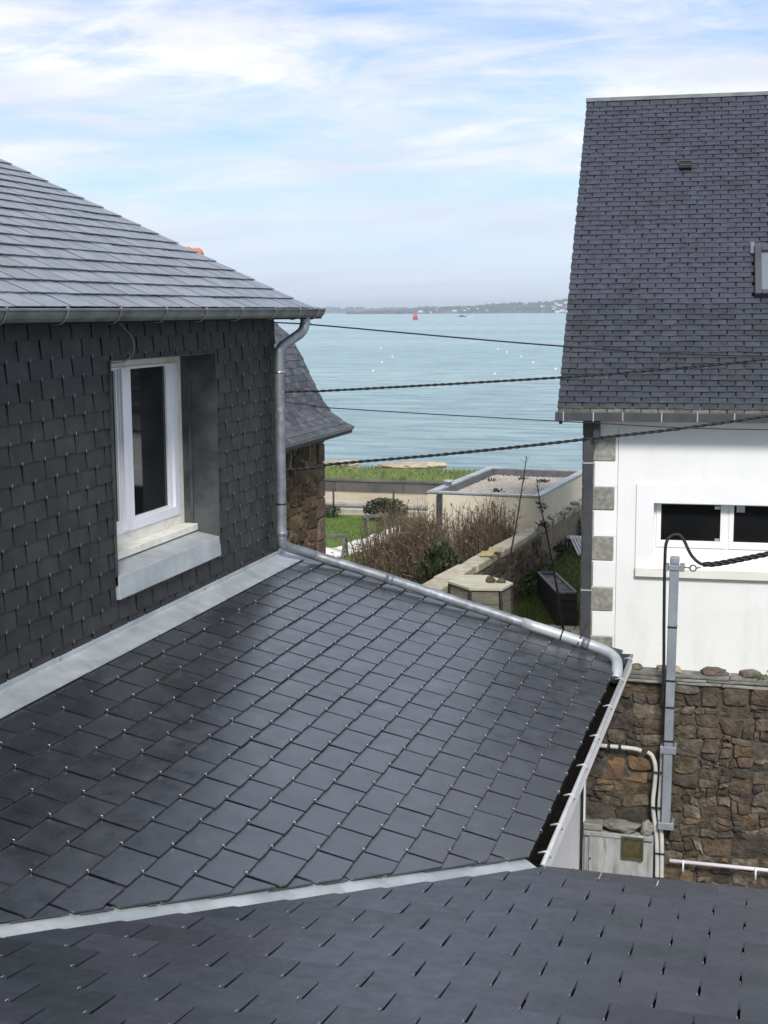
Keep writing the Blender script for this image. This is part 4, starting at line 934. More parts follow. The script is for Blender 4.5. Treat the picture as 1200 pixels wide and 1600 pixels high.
# ================================================================== OVERHEAD WIRES
def wire(pts, r, label, twisted=False):
    o = empty('overhead_wire', pts[0], label, 'wire', 'overhead wires across the view'); P = smooth_path(pts, 14)
    if not twisted: MB().tube(P, r, 6).build('strand', m_black, o)
    else:
        P = smooth_path([P[i] for i in range(0, len(P), 2)], 10)
        for s in range(2):
            q_, Lc = [], 0
            for i, p in enumerate(P):
                if i: Lc += (p-P[i-1]).length
                a = Lc*2*PI/0.16+s*PI; q_.append(p+Vector((0, math.cos(a), math.sin(a)))*r*0.75)
            MB().tube(q_, r, 5).build('strand', m_black, o)
wire([(-9, 13, 0.10), (-4.82, 13, -0.11), (-4.48, 13, -0.13), (-1.97, 13, -0.34), (-0.08, 13, -0.43), (4, 13, -0.45)], 0.0075, 'topmost thin overhead wire, leaving from under the zinc gutter')
wire([(-9, 13.4, -0.98), (-4.98, 13.4, -0.83), (-4.42, 13.4, -0.81), (-2.08, 13.4, -0.66), (-1.03, 13.4, -0.57), (-0.08, 13.4, -0.47), (4, 13.4, 0.0)], 0.0085, 'twisted overhead cable, second from the top, rising across the slate roof', True)
wire([(-9, 12.6, -0.55), (-4.69, 12.6, -0.88), (-4.22, 12.6, -0.93), (-1.78, 12.6, -1.03), (-0.05, 12.6, -1.07), (4, 12.6, -1.0)], 0.0048, 'thinnest overhead wire, third from the top, sagging over the water')
wire([(-9, 12.9, -1.95), (-4.81, 12.9, -1.6), (-4.26, 12.9, -1.52), (-3.07, 12.9, -1.39), (-1.82, 12.9, -1.23), (-0.06, 12.9, -0.97), (4, 12.9, -0.2)], 0.0095, 'lowest twisted overhead cable, crossing the white wall top', True)

# ================================================================== BARN
barn = empty('stone_barn', (-9.5, 19, GROUND), 'old stone barn with steep flared slate roof and terracotta ridge tiles', 'barn')
BX = -8.06
box('wall', (-13.5, 14, GROUND), (BX, 23.75, -2.0), m_barn_mortar, barn)
MB().prism([(-13.5, 23.45, -2.0), (BX, 23.45, -2.0), (-10.44, 23.45, 0.9)], (0, 0.3, 0)).build('gable_wall', m_barn_mortar, barn)
cells = courses(14.0, 23.40, -5.6, -2.25, R_, 0.42, 0.07)
cells.sort(key=lambda c: -sum(p[0] for p in c)/len(c))
restw = MB()
for ci, c in enumerate(cells):
    me = stone_mesh(c, lambda x, z, o: (BX+o, x, z), 0.012, R_.uniform(0.012, 0.04), 0.02, R_, cut=0.22, inset=0.78)
    if ci >= 250: restw.add([v.co for v in me.vertices], [tuple(f.vertices) for f in me.polygons]); continue
    obj('stone', me, m_barn_stone, barn)
if restw.v: restw.build('stones', m_barn_stone, barn, kind='stuff')
z = GROUND; k = 0
while z < -2.25:
    h = R_.uniform(0.3, 0.5); z1 = min(z+h, -2.2); L_ = 0.42 if k % 2 else 0.30
    MB().box((BX-0.3, 23.75-L_, z+0.006), (BX+0.05, 23.80, z1-0.006)).build('corner_stone', m_barn_quoin, barn, bevel=0.02); z = z1; k += 1
prof = [(-7.52, -2.13), (-7.79, -1.98), (-8.0, -1.81), (-8.16, -1.58), (-8.32, -1.25), (-8.48, -0.90), (-8.75, -0.45), (-9.5, 0.20), (-10.44, 1.05)]
SBn = slate_meshes('slate', 0.205, 0.30, 0.010, 8, m_slate_barn, 0.008)
cum = [0]
for a, c in zip(prof, prof[1:]): cum.append(cum[-1]+math.hypot(c[0]-a[0], c[1]-a[1]))
made = 0; s = 0.0; k = 0; R2 = random.Random(3)
restb = MB()
while s < cum[-1]-0.1:
    i = max(j for j in range(len(cum)-1) if cum[j] <= s+1e-6); t_ = (s-cum[i])/(cum[i+1]-cum[i]); p = prof[i]; c = prof[i+1]
    o_ = Vector((p[0]+(c[0]-p[0])*t_, 0, p[1]+(c[1]-p[1])*t_)); u_ = Vector((c[0]-p[0], 0, c[1]-p[1])).normalized()
    s2 = min(s+0.2, cum[-1]-0.001); i2 = max(j for j in range(len(cum)-1) if cum[j] <= s2); t2 = (s2-cum[i2])/(cum[i2+1]-cum[i2])
    q2 = Vector((prof[i2][0]+(prof[i2+1][0]-prof[i2][0])*t2, 0, prof[i2][1]+(prof[i2+1][1]-prof[i2][1])*t2)); u_ = (q2-o_).normalized()
    row = [(24.0-0.105-0.21*j-(0.105 if k % 2 else 0), 0) for j in range(24 if k < 26 else 0)]
    if row: lay_slates(barn, 'roof_slate', o_, (0, 1, 0), u_, 0.21, 0.15, row, SBn, 0.30, 0.018, None, None, 2.2, 60+k)
    s += 0.135; k += 1
MB().prism([(x, 14, z-0.012) for x, z in prof]+[(-10.44, 14, 0.93)]+[(x-0.02, 14, z-0.10) for x, z in reversed(prof[:-1])], (0, 9.98, 0)).build('roof_deck', m_slate_barn, barn)
MB().prism([(-10.44, 14, 1.03), (-13.9, 14, -2.1), (-13.9, 14, -2.2), (-10.44, 14, 0.93)], (0, 9.98, 0)).build('back_roof', m_slate_barn, barn)
for k in range(8):
    y0 = 23.70-k*0.42
    t_ = MB().tube([(-10.44, y0-0.38, 1.06), (-10.44, y0-0.06, 1.06), (-10.44, y0-0.05, 1.06), (-10.44, y0+0.02, 1.06), (-10.44, y0+0.03, 1.06)], [0.105, 0.105, 0.13, 0.13, 0.10], 12); t_.build('ridge_tile', m_terra, barn)
MB().prism([(-7.50, 14, -2.16), (-7.50, 14, -2.10), (-7.56, 14, -2.10), (-7.56, 14, -2.16)], (0, 10.0, 0)).build('eaves_edge', m_lead, barn)

# ================================================================== ANNEX WITH FLAT GRAVEL ROOF
an = empty('flat_roof_annex', (-4.9, 25.5, GROUND), 'cream annex with flat gravel roof and pale metal edge beyond the garden wall', 'annex')
ax0, ax1, ay0, ay1, az = -5.96, -3.90, 23.5, 27.6, -3.22
mb = MB(); mb.box((ax0, ay0, GROUND), (ax1, ay0+0.115, az-0.03)); mb.box((ax0, ay1-0.115, GROUND), (ax1, ay1, az-0.03)); mb.box((ax0, ay0+0.115, GROUND), (ax0+0.115, ay1-0.115, az-0.03)); mb.box((ax1-0.115, ay0+0.115, GROUND), (ax1, ay1-0.115, az-0.03)); mb.build('wall', m_annex, an)
mb = MB(); t0 = az-0.029; o = 0.02
mb.box((ax0-o, ay0-o, t0), (ax1+o, ay0+0.13, az)); mb.box((ax0-o, ay1-0.13, t0), (ax1+o, ay1+o, az)); mb.box((ax0-o, ay0+0.13, t0), (ax0+0.13, ay1-0.13, az)); mb.box((ax1-0.13, ay0+0.13, t0), (ax1+o, ay1-0.13, az)); mb.build('edge_capping', m_zinc, an)
mb = MB(); i0, i1, j0, j1 = ax0+0.12, ax1-0.12, ay0+0.12, ay1-0.12; zf = az-0.17
mb.box((i0, j0, zf), (i0+0.015, j1, t0)); mb.box((i1-0.015, j0, zf), (i1, j1, t0)); mb.box((i0, j1-0.015, zf), (i1, j1, t0)); mb.box((i0, j0, zf), (i1, j0+0.015, t0)); mb.build('upstand', m_lead, an)
box('roof_slab', (i0, j0, zf-0.1), (i1, j1, zf), m_gravel, an)
mb = MB()
for _ in range(2600):
    r = R_.uniform(0.012, 0.03); c = Vector((R_.uniform(i0+0.03, i1-0.03), R_.uniform(j0+0.03, j1-0.03), zf+r*0.3))
    a = R_.uniform(0, 6.28); p = [c+Vector((math.cos(a+t_)*r, math.sin(a+t_)*r, 0)) for t_ in (0, 1.6, 3.1, 4.7)]+[c+Vector((0, 0, r*0.8))]
    mb.add(p, [(0, 1, 4), (1, 2, 4), (2, 3, 4), (3, 0, 4)])
mb.build('gravel', m_gravel, an, kind='stuff')
box('downpipe', (ax0+0.19, ay0-0.07, GROUND), (ax0+0.28, ay0-0.001, t0-0.002), m_grey_pvc, an)
MB().tube([(ax0+0.11, 24.4, az), (ax0+0.11, 24.4, az+0.07), (ax0+0.11, 24.4, az+0.072), (ax0+0.11, 24.4, az+0.10)], [0.06, 0.06, 0.11, 0.09], 12).build('vent_cap', m_zinc, an)
for c, n, lb in (((-5.0, 24.9, zf), 40, 'brown weed tuft nearest the front edge of the gravel roof'), ((-4.4, 26.6, zf), 50, 'largest dead brown weed tuft, at the right rear of the gravel roof'), ((-4.85, 26.9, zf), 30, 'brown weed tuft at the middle of the rear upstand on the gravel roof'), ((-5.4, 26.5, zf), 25, 'small brown weed tuft at the left rear of the gravel roof')):
    mb = MB(); leafy(mb, c, n, 0.045, 0.02, R_, 0.014, 0.085)
    for k in range(10): mb.tube([Vector(c), Vector(c)+Vector((R_.gauss(0, .08), R_.gauss(0, .08), R_.uniform(.02, .07)))], [0.004, 0.002], 3)
    tag(mb.build('roof_weed', m_cane), lb, 'weed', 'weeds on the gravel roof')

an.rotation_euler = (0, 0, math.radians(-4)); an.location.x += 0.12; an.location.y -= 0.03
# ================================================================== GARDEN WALL
gw = empty('garden_wall', (-4.2, 22, GROUND), 'long low garden wall with pale coping running back to the cream annex', 'wall')
def gxl(y): return -4.62+(y-17.68)*0.0985
def gxr(y): return (-4.28+(y-17.3)*0.062 if y < 24 else -3.865+(y-24)*0.0985)+min(0.09, max(0, y-20)*0.033)
y = 16.0
core = MB()
for a in range(16, 29):
    y0, y1 = a, a+1
    core.add([(gxl(y0)+0.03, y0, -5.9), (gxr(y0)-0.03, y0, -5.9), (gxr(y1)-0.03, y1, -5.9), (gxl(y1)+0.03, y1, -5.9), (gxl(y0)+0.03, y0, -3.86), (gxr(y0)-0.03, y0, -3.86), (gxr(y1)-0.03, y1, -3.86), (gxl(y1)+0.03, y1, -3.86)],
             [(3,2,1,0),(4,5,6,7),(0,1,5,4),(1,2,6,5),(2,3,7,6),(3,0,4,7)])
core.build('wall_core', m_barn_mortar, gw)
while y < 29:
    L_ = R_.uniform(0.5, 1.1) if y < 22.5 else R_.uniform(0.22, 0.5)
    y1 = y+L_; dz = R_.uniform(-0.012, 0.012); jx = (lambda: R_.uniform(-0.03, 0.03))
    mb = MB().prism([(gxl(y)+jx(), y+0.006, -3.86), (gxr(y)+jx(), y+0.006, -3.86), (gxr(y1-0.1)+jx(), y1-0.006, -3.86), (gxl(y1)+jx(), y1-0.006, -3.86)], (0, 0, 0.12+dz))
    mb.build('coping_stone', m_gw, gw, bevel=0.015); y = y1
cells = courses(16.5, 28.0, -5.1, -3.88, R_, 0.36, 0.06)
for c in cells[:240]:
    me = stone_mesh(c, lambda x, z, o: (gxr(x)-0.03+o, x, z), 0.01, R_.uniform(0.01, 0.04), 0.02, R_); obj('stone', me, m_stone, gw)
for i, (c, lb) in enumerate((((-4.18, 20.2, -3.705), 'lower yellow tile lying on the garden wall coping'), ((-4.12, 20.5, -3.69), 'upper yellow tile stacked on the garden wall coping'))):
    o = MB().obox((0, 0, 0), (0.10, 0.02, 0), (-0.02, 0.15, 0), (0, 0, 0.018)).build('loose_tile', m_yellow, None, bevel=0.006, label=lb, cat='tile', group='yellow tiles on the garden wall'); o.location = c
for i in range(7):
    y = 22.9+i*0.62
    rock('rubble_stone', (gxl(y)+0.12+R_.uniform(0, 0.14), y, -3.70), (R_.uniform(0.07, 0.13), R_.uniform(0.09, 0.16), 0.06), m_gw, 20+i, sub=1, label=['nearest', 'second nearest', 'third nearest', 'middle', 'third farthest', 'second farthest', 'farthest'][i]+' pale loose stone heaped along the broken far coping of the garden wall', cat='stone', group='loose stones on the garden wall')

# ================================================================== GARDEN THINGS
hx = empty('hexagonal_planter', (-3.55, 16.7, lawn2_z(-3.55, 16.7)), 'hexagonal wooden planter box with a pale board lid by the garden wall', 'planter')
top6 = [(-3.96, 16.64), (-3.92, 17.07), (-3.55, 17.16), (-3.13, 16.74), (-3.19, 16.33), (-3.59, 16.26)]
ccx, ccy = sum(p[0] for p in top6)/6, sum(p[1] for p in top6)/6
lid = 6
xs6 = [(-3.99+0.0, 0)]
def clip_strip(poly, a, b_):                          # strip of the lid between two depths
    p = clip_poly(poly, (0, 1), b_); return clip_poly(p, (0, -1), -a)
for k in range(6):
    a = 16.24+k*0.155; st = clip_strip(top6, a+0.003, a+0.152)
    if len(st) >= 3: MB().prism([(x, y, -3.458) for x, y in st], (0, 0, 0.028)).build('lid_board', m_wood_lid, hx)
zb = lawn2_z(-3.55, 16.7)
for i in range(6):
    a, c = top6[i], top6[(i+1) % 6]; n = 8
    def fl_(p, z):                                    # the sides flare out towards the ground
        k = 0.93+(-3.46-z)*0.13; return Vector((ccx+(p[0]-ccx)*k, ccy+(p[1]-ccy)*k, z))
    for j in range(n):
        z1 = -3.462-(-3.462-zb)*j/n; z0 = -3.462-(-3.462-zb)*(j+1)/n+0.008
        nn = Vector((-(c[1]-a[1]), c[0]-a[0], 0)).normalized()*0.022
        MB().prism([fl_(a, z0), fl_(c, z0), fl_(c, z1), fl_(a, z1)], nn if nn.dot(Vector((a[0]-ccx, a[1]-ccy, 0))) < 0 else -nn).build('side_slat', m_wood_slat, hx)
    MB().tube([fl_(a, zb)*1.0, fl_(a, -3.462)], 0.026, 5, smooth=False).build('corner_batten', m_dark_wood, hx)
rock('loose_stone', (-3.41, 16.68, -3.395), (0.062, 0.05, 0.045), m_stone, 31, label='dark stone on the planter lid, the left of two', cat='stone', group='stones on the planter lid')
rock('loose_stone', (-3.27, 16.69, -3.405), (0.062, 0.04, 0.035), m_stone, 33, label='flatter dark stone on the planter lid, the right of two', cat='stone', group='stones on the planter lid')
# black trough
bp = empty('black_trough', (-3.3, 21.4, -4.9), 'black slatted wooden trough standing on the dark lawn', 'trough')
A, B_, C_, D_ = Vector((-3.72, 22.17, 0)), Vector((-3.44, 22.19, 0)), Vector((-2.88, 20.70, 0)), Vector((-3.14, 20.60, 0))
zt, zb2 = -4.35, -4.88
for p, q_ in ((A, B_), (B_, C_), (C_, D_), (D_, A)):
    d = (q_-p); L_ = d.length
    for j in range(4):
        z0 = zb2+(zt-zb2)*j/4; MB().obox((p+q_)/2+Z*(z0+0.062), d/2, Vector((-d.y, d.x, 0)).normalized()*0.012, Z*0.058).build('side_board', m_dark_wood, bp)
for p in (A, B_, C_, D_): MB().obox(p+Z*((zt+zb2)/2), (0.02, 0, 0), (0, 0.02, 0), Z*((zt-zb2)/2+0.01)).build('leg', m_dark_wood, bp)
for j in range(10):
    t_ = (j+0.5)/10; p = A.lerp(D_, t_); q_ = B_.lerp(C_, t_); d = q_-p; MB().obox((p+q_)/2+Z*(zt-0.03), d*0.46, (A-D_).normalized()*0.062, Z*0.008).build('top_slat', m_grey_wood, bp)
rim = MB()
for p, q_ in ((A, B_), (B_, C_), (C_, D_), (D_, A)): rim.obox((p+q_)/2+Z*(zt+0.004), (q_-p)/2, Vector((-(q_-p).y, (q_-p).x, 0)).normalized()*0.022, Z*0.012)
rim.build('rim', m_grey_wood, bp)
# canes
def cane(pts, r, label, leaves=()):
    o = empty('leaning_cane', pts[0], label, 'cane'); n = len(smooth_path(pts, 8))
    MB().tube(smooth_path(pts, 8), [r*(1-0.75*i/n) for i in range(n)], 6).build('stem', m_cane, o)
    mb = MB()
    for c, k in leaves: leafy(mb, c, k, 0.045, 0.08, R_, 0.016, 0.06)
    for _ in range(26):
        t_ = R_.uniform(0.5, 1); p = Vector(pts[0]).lerp(Vector(pts[-1]), t_); d = Vector((R_.gauss(0, 1), R_.gauss(0, .5), 0.8)).normalized()
        mb.tube([p, p+d*R_.uniform(0.05, 0.16)], [0.004, 0.0015], 3)
    mb.build('side_shoots', m_leaf if leaves else m_cane, o)
cane([(-3.74, 19.0, lawn2_z(-3.7, 19)), (-3.65, 19.0, -3.84), (-3.50, 19.0, -2.95), (-3.37, 19.0, -2.05)], 0.022, 'tall bare dark cane leaning right, nearer the wooden planter')
cane([(-3.0, 20.3, lawn2_z(-3, 20.3)), (-3.11, 20.3, -4.24), (-3.27, 20.3, -3.43), (-3.37, 20.3, -3.0), (-3.44, 20.3, -2.58)], 0.022, 'dark cane with small leaf tufts leaning left over the black trough', [((-3.37, 20.3, -3.0), 26), ((-3.33, 20.3, -3.28), 40)])
# folded chair and agave
fc = empty('garden_chair', (-3.6, 25.0, lawn2_z(-3.6, 25)), 'collapsed black and white garden chair lying by the garden wall', 'chair')
z0 = lawn2_z(-3.6, 25)
for i in range(4): MB().obox((-3.47+i*0.055, 24.72, z0+0.14), (0.016, 0.0, 0.0), (0.0, 0.03, 0.0), Vector((-0.10, 0.12, 0.16))).build('white_slat', m_white_pvc, fc)
for i in range(4): MB().obox((-3.56, 24.85+i*0.08, z0+0.25), (0.10, 0.0, 0.0), (0.0, 0.028, 0.0), (0, 0, 0.012)).build('seat_slat', m_pale_metal, fc)
for p, q_ in (((-3.65, 24.8, z0), (-3.65, 24.8, z0+0.26)), ((-3.46, 24.8, z0), (-3.46, 24.8, z0+0.26)), ((-3.65, 25.15, z0), (-3.65, 25.15, z0+0.26)), ((-3.46, 25.15, z0), (-3.40, 25.15, z0+0.3))): MB().tube([p, q_], 0.014, 6).build('leg', m_dark_wood, fc)
box('frame', (-3.66, 24.78, z0+0.19), (-3.44, 24.80, z0+0.238), m_dark_wood, fc)
ag = empty('agave', (-3.36, 26.2, lawn2_z(-3.36, 26.2)), 'dark spiky agave growing at the far end of the garden', 'plant')
for k in range(22):
    a = k*2.4; el = 0.35+0.9*(k/22); L_ = R_.uniform(0.5, 0.72); c = Vector((-3.36, 26.2, lawn2_z(-3.36, 26.2)+0.05)); hd = Vector((math.cos(a), math.sin(a), 0)); sd_ = Vector((-math.sin(a), math.cos(a), 0))
    mb = MB(); vs = []
    for i in range(5):
        t_ = i/4; p = c+hd*L_*t_*math.cos(el)+Z*(L_*(math.sin(el)*t_-0.28*t_*t_)); wd = 0.055*(1-t_)**0.7*(0.7+t_*0.6); vs += [p-sd_*wd+Z*wd*0.4, p-Z*0.01, p+sd_*wd+Z*wd*0.4]
    fs = []
    for i in range(4):
        for j in range(2): fs.append((i*3+j, i*3+j+1, i*3+j+4, i*3+j+3))
    mb.add(vs, fs, True).build('leaf', m_agave, ag)
pv = empty('paved_strip', (-3.1, 20.1, -4.9), 'pale paved strip at the near edge of the dark lawn', 'paving')
for i in range(5):
    for j in range(3):
        x0 = -3.55+i*0.21+j*0.03; y0 = 19.75+j*0.30; MB().prism([(x0, y0, -4.92), (x0+0.20, y0+R_.uniform(-.02, .02), -4.92), (x0+0.20, y0+0.285, -4.92), (x0, y0+0.285, -4.92)], (0, 0, 0.05+R_.uniform(0, 0.01))).build('paving_stone', m_gw, pv, bevel=0.008)
# trestles, tarpaulin roll
def trestle(p, q_, h, label):
    o = empty('trestle', (Vector(p)+Vector(q_))/2, label, 'trestle', 'old timber trestles on the lawn')
    p, q_ = Vector(p), Vector(q_); d = (q_-p).normalized(); s_ = Vector((-d.y, d.x, 0))
    MB().obox((p+q_)/2+Z*h, d*((q_-p).length/2+0.12), s_*0.045, Z*0.035).build('top_rail', m_old_wood, o)
    for b_ in (p, q_):
        for k in (-1, 1): MB().prism([b_+s_*k*0.22+d*0.03, b_+s_*k*0.22-d*0.03, b_+s_*k*0.17-d*0.03, b_+s_*k*0.17+d*0.03], Z*(h-0.03)-s_*k*0.16).build('leg', m_old_wood, o)
trestle((-10.5, 29.6, GROUND), (-9.5, 29.6, GROUND), 0.53, 'old timber trestle partly hidden by the barn corner')
trestle((-9.85, 32.5, GROUND), (-9.5, 32.8, GROUND), 0.56, 'old timber trestle standing behind the white tarpaulin')
mb = MB(); path = smooth_path([(-10.6, 29.2, 0), (-10.0, 29.9, 0), (-9.7, 30.5, 0), (-9.55, 31.3, 0), (-9.45, 32.2, 0), (-9.35, 32.9, 0), (-9.2, 33.4, 0)], 8); vs, fs = [], []
for i, p in enumerate(path):
    a = path[max(i-1, 0)]; c = path[min(i+1, len(path)-1)]; d = (c-a).normalized(); s_ = Vector((-d.y, d.x, 0)); wd = 0.30-0.13*i/len(path)
    for j in range(9):
        t_ = j/8*2-1; hgt = (1-t_*t_)*0.24*(0.85+0.4*mnoise.noise((i*0.13, j*0.25, 0)))+0.03*mnoise.noise((i*0.35, j*0.9, 3)); vs.append(Vector((p.x, p.y, GROUND+max(0.0, hgt)))+s_*t_*wd*(1+0.25*mnoise.noise((i*0.17, 0, 9))))
for i in range(len(path)-1):
    for j in range(8): fs.append((i*9+j, i*9+j+1, i*9+j+10, i*9+j+9))
tag(mb.add(vs, fs, True).build('rolled_tarpaulin', m_tarp), 'long crumpled white tarpaulin lying on the lawn beside the trestles', 'tarpaulin')

# shrubs: fans of bare stems, twigs and dry flower heads
def shrub(c, r, h, n, label, seed, heads=True, grp='bare brown shrubs behind the garden wall'):
    n = int(n*1.3); h *= 1.07; R_ = random.Random(seed); o = empty('bare_shrub', c, label, 'shrub', grp); c = Vector(c); mb, mh = MB(), MB()
    for _ in range(n):
        a = R_.uniform(0, 2*PI); rr = r*math.sqrt(R_.random()); lean = rr/r
        b_ = c+Vector((math.cos(a)*rr*0.45, math.sin(a)*rr*0.45, 0)); hh = h*R_.uniform(0.66, 1.0)*(1-0.25*lean*lean)
        d = Vector((math.cos(a)*rr*R_.uniform(0.3, 0.8), math.sin(a)*rr*R_.uniform(0.3, 0.8), hh)); bend = Vector((R_.gauss(0, 0.06), R_.gauss(0, 0.06), 0))
        pts = [b_+d*t_+bend*math.sin(t_*PI)+Vector((R_.gauss(0, .012), R_.gauss(0, .012), 0)) for t_ in (0, .35, .7, 1)]
        r0_ = R_.uniform(0.006, 0.0115); mb.tube(pts, [r0_, r0_*.85, r0_*.6, r0_*.3], 3, False, False)
        for k in range(R_.randint(3, 7)):
            t_ = R_.uniform(0.35, 0.98); p = b_+d*t_+bend*math.sin(t_*PI); q_ = p+Vector((R_.gauss(0, .09), R_.gauss(0, .09), R_.uniform(0.04, 0.2)))
            mb.tube([p, q_], [0.0055, 0.003], 3, False, False)
            if heads and R_.random() < 0.4:
                for _k in range(4): mh.add([q_+Vector((R_.gauss(0, .012), R_.gauss(0, .012), R_.gauss(0, .015))) for _j in range(3)], [(0, 1, 2)])
    mb.build('stems', m_twig, o)
    if mh.v: mh.build('flower_heads', m_head, o)
shrub((-6.05, 21.6, GROUND), 0.75, 2.45, 420, 'broad brown leafless shrub beside the lawn, left of the dark evergreen', 1)
shrub((-5.35, 20.7, GROUND), 0.6, 2.65, 380, 'dense brown leafless shrub in front of the cream annex corner', 2)
shrub((-6.3, 19.6, GROUND), 0.7, 1.9, 300, 'lower brown shrub just behind the slate roof verge', 3)
shrub((-4.62, 22.6, GROUND), 0.48, 2.5, 420, 'tall brown shrub rising against the cream annex wall', 4)
shrub((-5.10, 22.7, GROUND), 0.5, 2.3, 300, 'brown shrub between the annex wall and the dark evergreen', 5)
shrub((-5.75, 22.6, GROUND), 0.4, 2.1, 200, 'thin brown shrub below the annex downpipe', 6)
def evergreen(c, rx, ry, h, n, label, seed, ll=0.09, m=m_leaf, cat='bush', grp=None):
    R_ = random.Random(seed); o = empty('evergreen_bush', c, label, cat, grp); mb, ms = MB(), MB(); c = Vector(c)
    for _ in range(n):
        u = Vector((R_.gauss(0, 1), R_.gauss(0, 1), R_.gauss(0, 1))).normalized()*(R_.random()**0.35); 
        if mnoise.noise(u*2.6+Vector((seed, 0, 0))) < -0.15: continue
        p = c+Vector((u.x*rx, u.y*ry, h*(0.5+0.5*u.z))); d = (u+Vector((R_.gauss(0, .6), R_.gauss(0, .6), 0.5))).normalized(); s_ = d.cross(Vector((R_.gauss(0, 1), R_.gauss(0, 1), R_.gauss(0, 1)))).normalized()*ll*0.28
        mb.add([p, p+d*ll*.5+s_, p+d*ll, p+d*ll*.5-s_], [(0, 1, 2, 3)])
    for k in range(14): ms.tube([c, c+Vector((R_.gauss(0, rx*.5), R_.gauss(0, ry*.5), h*R_.uniform(0.5, 0.9)))], [0.014, 0.004], 4, False)
    mb.build('leaves', m, o); ms.build('stems', m_cane, o)
evergreen((-4.88, 20.0, GROUND), 0.42, 0.6, 2.15, 5200, 'dark green evergreen bush against the garden wall coping', 11)
evergreen((-10.15, 35.3, GROUND), 0.62, 0.4, 0.62, 2600, 'low dark bush at the far edge of the lawn by the fence', 12, 0.08)
evergreen((-11.9, 35.6, GROUND), 0.35, 0.3, 0.35, 700, 'small dark bush at the foot of the fence by the barn', 13, 0.07)
evergreen((-3.95, 22.6, -4.75), 0.22, 1.0, 0.42, 1100, 'low green creeper along the foot of the garden wall', 14, 0.09, m_leaf2)
evergreen((-3.9, 24.6, -4.6), 0.22, 0.8, 0.4, 900, 'dark leafy clump along the wall beside the collapsed chair', 15, 0.09)
R_ = random.Random(91)
mb = MB()
for _ in range(160):
    p = Vector((-9.6+R_.gauss(0, .12), 34.6+R_.gauss(0, .12), GROUND)); d = Vector((R_.gauss(0, .3), R_.gauss(0, .3), 1)).normalized()*R_.uniform(.2, .36); mb.tube([p, p+d], [0.006, 0.002], 3, False)
tag(mb.build('dry_grass_tuft', m_head), 'tuft of dry pale grass below the low dark bush', 'grass tuft')
# grass blades
def blades(name, x0, x1, y0, y1, zf_, n, m, h=0.06, skip=None):
    mb = MB()
    for _ in range(n):
        x, y = R_.uniform(x0, x1), R_.uniform(y0, y1)
        if skip and skip(x, y): continue
        if mnoise.noise((x*1.3, y*1.3, 7)) < R_.uniform(-0.6, 0.1): continue
        z = zf_(x, y); a = R_.uniform(0, 6.28); hh = h*R_.uniform(.5, 1.3); wd = 0.008
        mb.add([(x-math.cos(a)*wd, y-math.sin(a)*wd, z), (x+math.cos(a)*wd, y+math.sin(a)*wd, z), (x+R_.gauss(0, hh*.5), y+R_.gauss(0, hh*.5), z+hh)], [(0, 1, 2)])
    mb.build(name, m, kind='stuff')
blades('grass', -12.5, -6.0, 26.5, 35.9, lambda x, y: GROUND, 26000, m_blade, 0.07)
blades('grass', -4.0, -2.3, 19.5, 27.5, lawn2_z, 15000, m_blade2, 0.06, lambda x, y: y < 20.75 and x > -3.6)
mb = MB()
for _ in range(9000):
    x, y = R_.uniform(-20, -9), R_.uniform(46.2, 55)
    if mnoise.noise((x*0.9, y*0.9, 3)) < R_.uniform(-0.5, 0.35): continue
    z = bank_z(x, y); hh = R_.uniform(0.05, 0.22)*(1+max(0, mnoise.noise((x*0.6, y*0.4, 1)))); mb.add([(x-.03, y, z-.02), (x+.03, y, z-.02), (x+R_.gauss(0, .06), y+R_.gauss(0, .06), z+hh)], [(0, 1, 2)])
mb.build('bank_grass', mat('bank_blade', (0.09, 0.14, 0.035), (0.19, 0.23, 0.08), 0.7, 0.9), kind='stuff')
# shore rocks, sea wall, kerb, fence
for i, (x, y, sx, sz) in enumerate(((-18.3, 54.6, 0.6, 0.16), (-17.5, 55.2, 0.5, 0.15), (-15.2, 54.8, 0.9, 0.14), (-13.9, 55.3, 0.7, 0.15), (-14.5, 55.0, 0.7, 0.17))):
    rock('shore_boulder', (x, y, -6.45), (sx, 0.7, sz), m_rock, 50+i, label=['pale boulder behind the grass bank, the nearer to the barn', 'pale boulder behind the grass bank, second from the barn', 'longest pale boulder behind the grass bank, above the road', 'rightmost pale boulder behind the grass bank', 'small pale boulder between the longest and the rightmost on the bank'][i], cat='boulder', group='boulders along the bank')
swl = empty('sea_wall', (-15, 45.85, -6.4), 'dark weathered concrete sea wall between the road and the grass bank', 'wall')
x = -60
while x < 30:
    MB().box((x+0.006, 45.7, -6.5), (x+2.5-0.006, 46.05, -5.99)).build('wall_section', m_concrete, swl)
    x += 2.5
MB().box((-60, 45.66, -5.989), (30, 46.09, -5.94)).build('wall_cap', m_concrete, swl)
MB().box((-40, 36.2, -6.6), (-4, 36.5, -5.55)).build('garden_kerb', m_kerb, None, label='low pale kerb wall at the far edge of the lawn', cat='kerb')
MB().box((-60, 42.6, -6.4), (30, 42.72, -6.28)).build('road_kerb', m_kerb, kind='structure')
fn = empty('wire_fence', (-11, 36.0, GROUND), 'thin wire fence with dark posts at the end of the lawn', 'fence')
for x in (-15.5, -13.7, -11.88, -10.12, -8.3, -6.5): MB().tube([(x, 36.0, GROUND), (x, 36.0, -4.93)], 0.032, 6).build('post', m_cane, fn)
for z in (-5.02, -5.38): MB().tube([(-17, 36.0, z), (-5.97, 36.0, z)], 0.006, 4).build('wire', m_cane, fn)

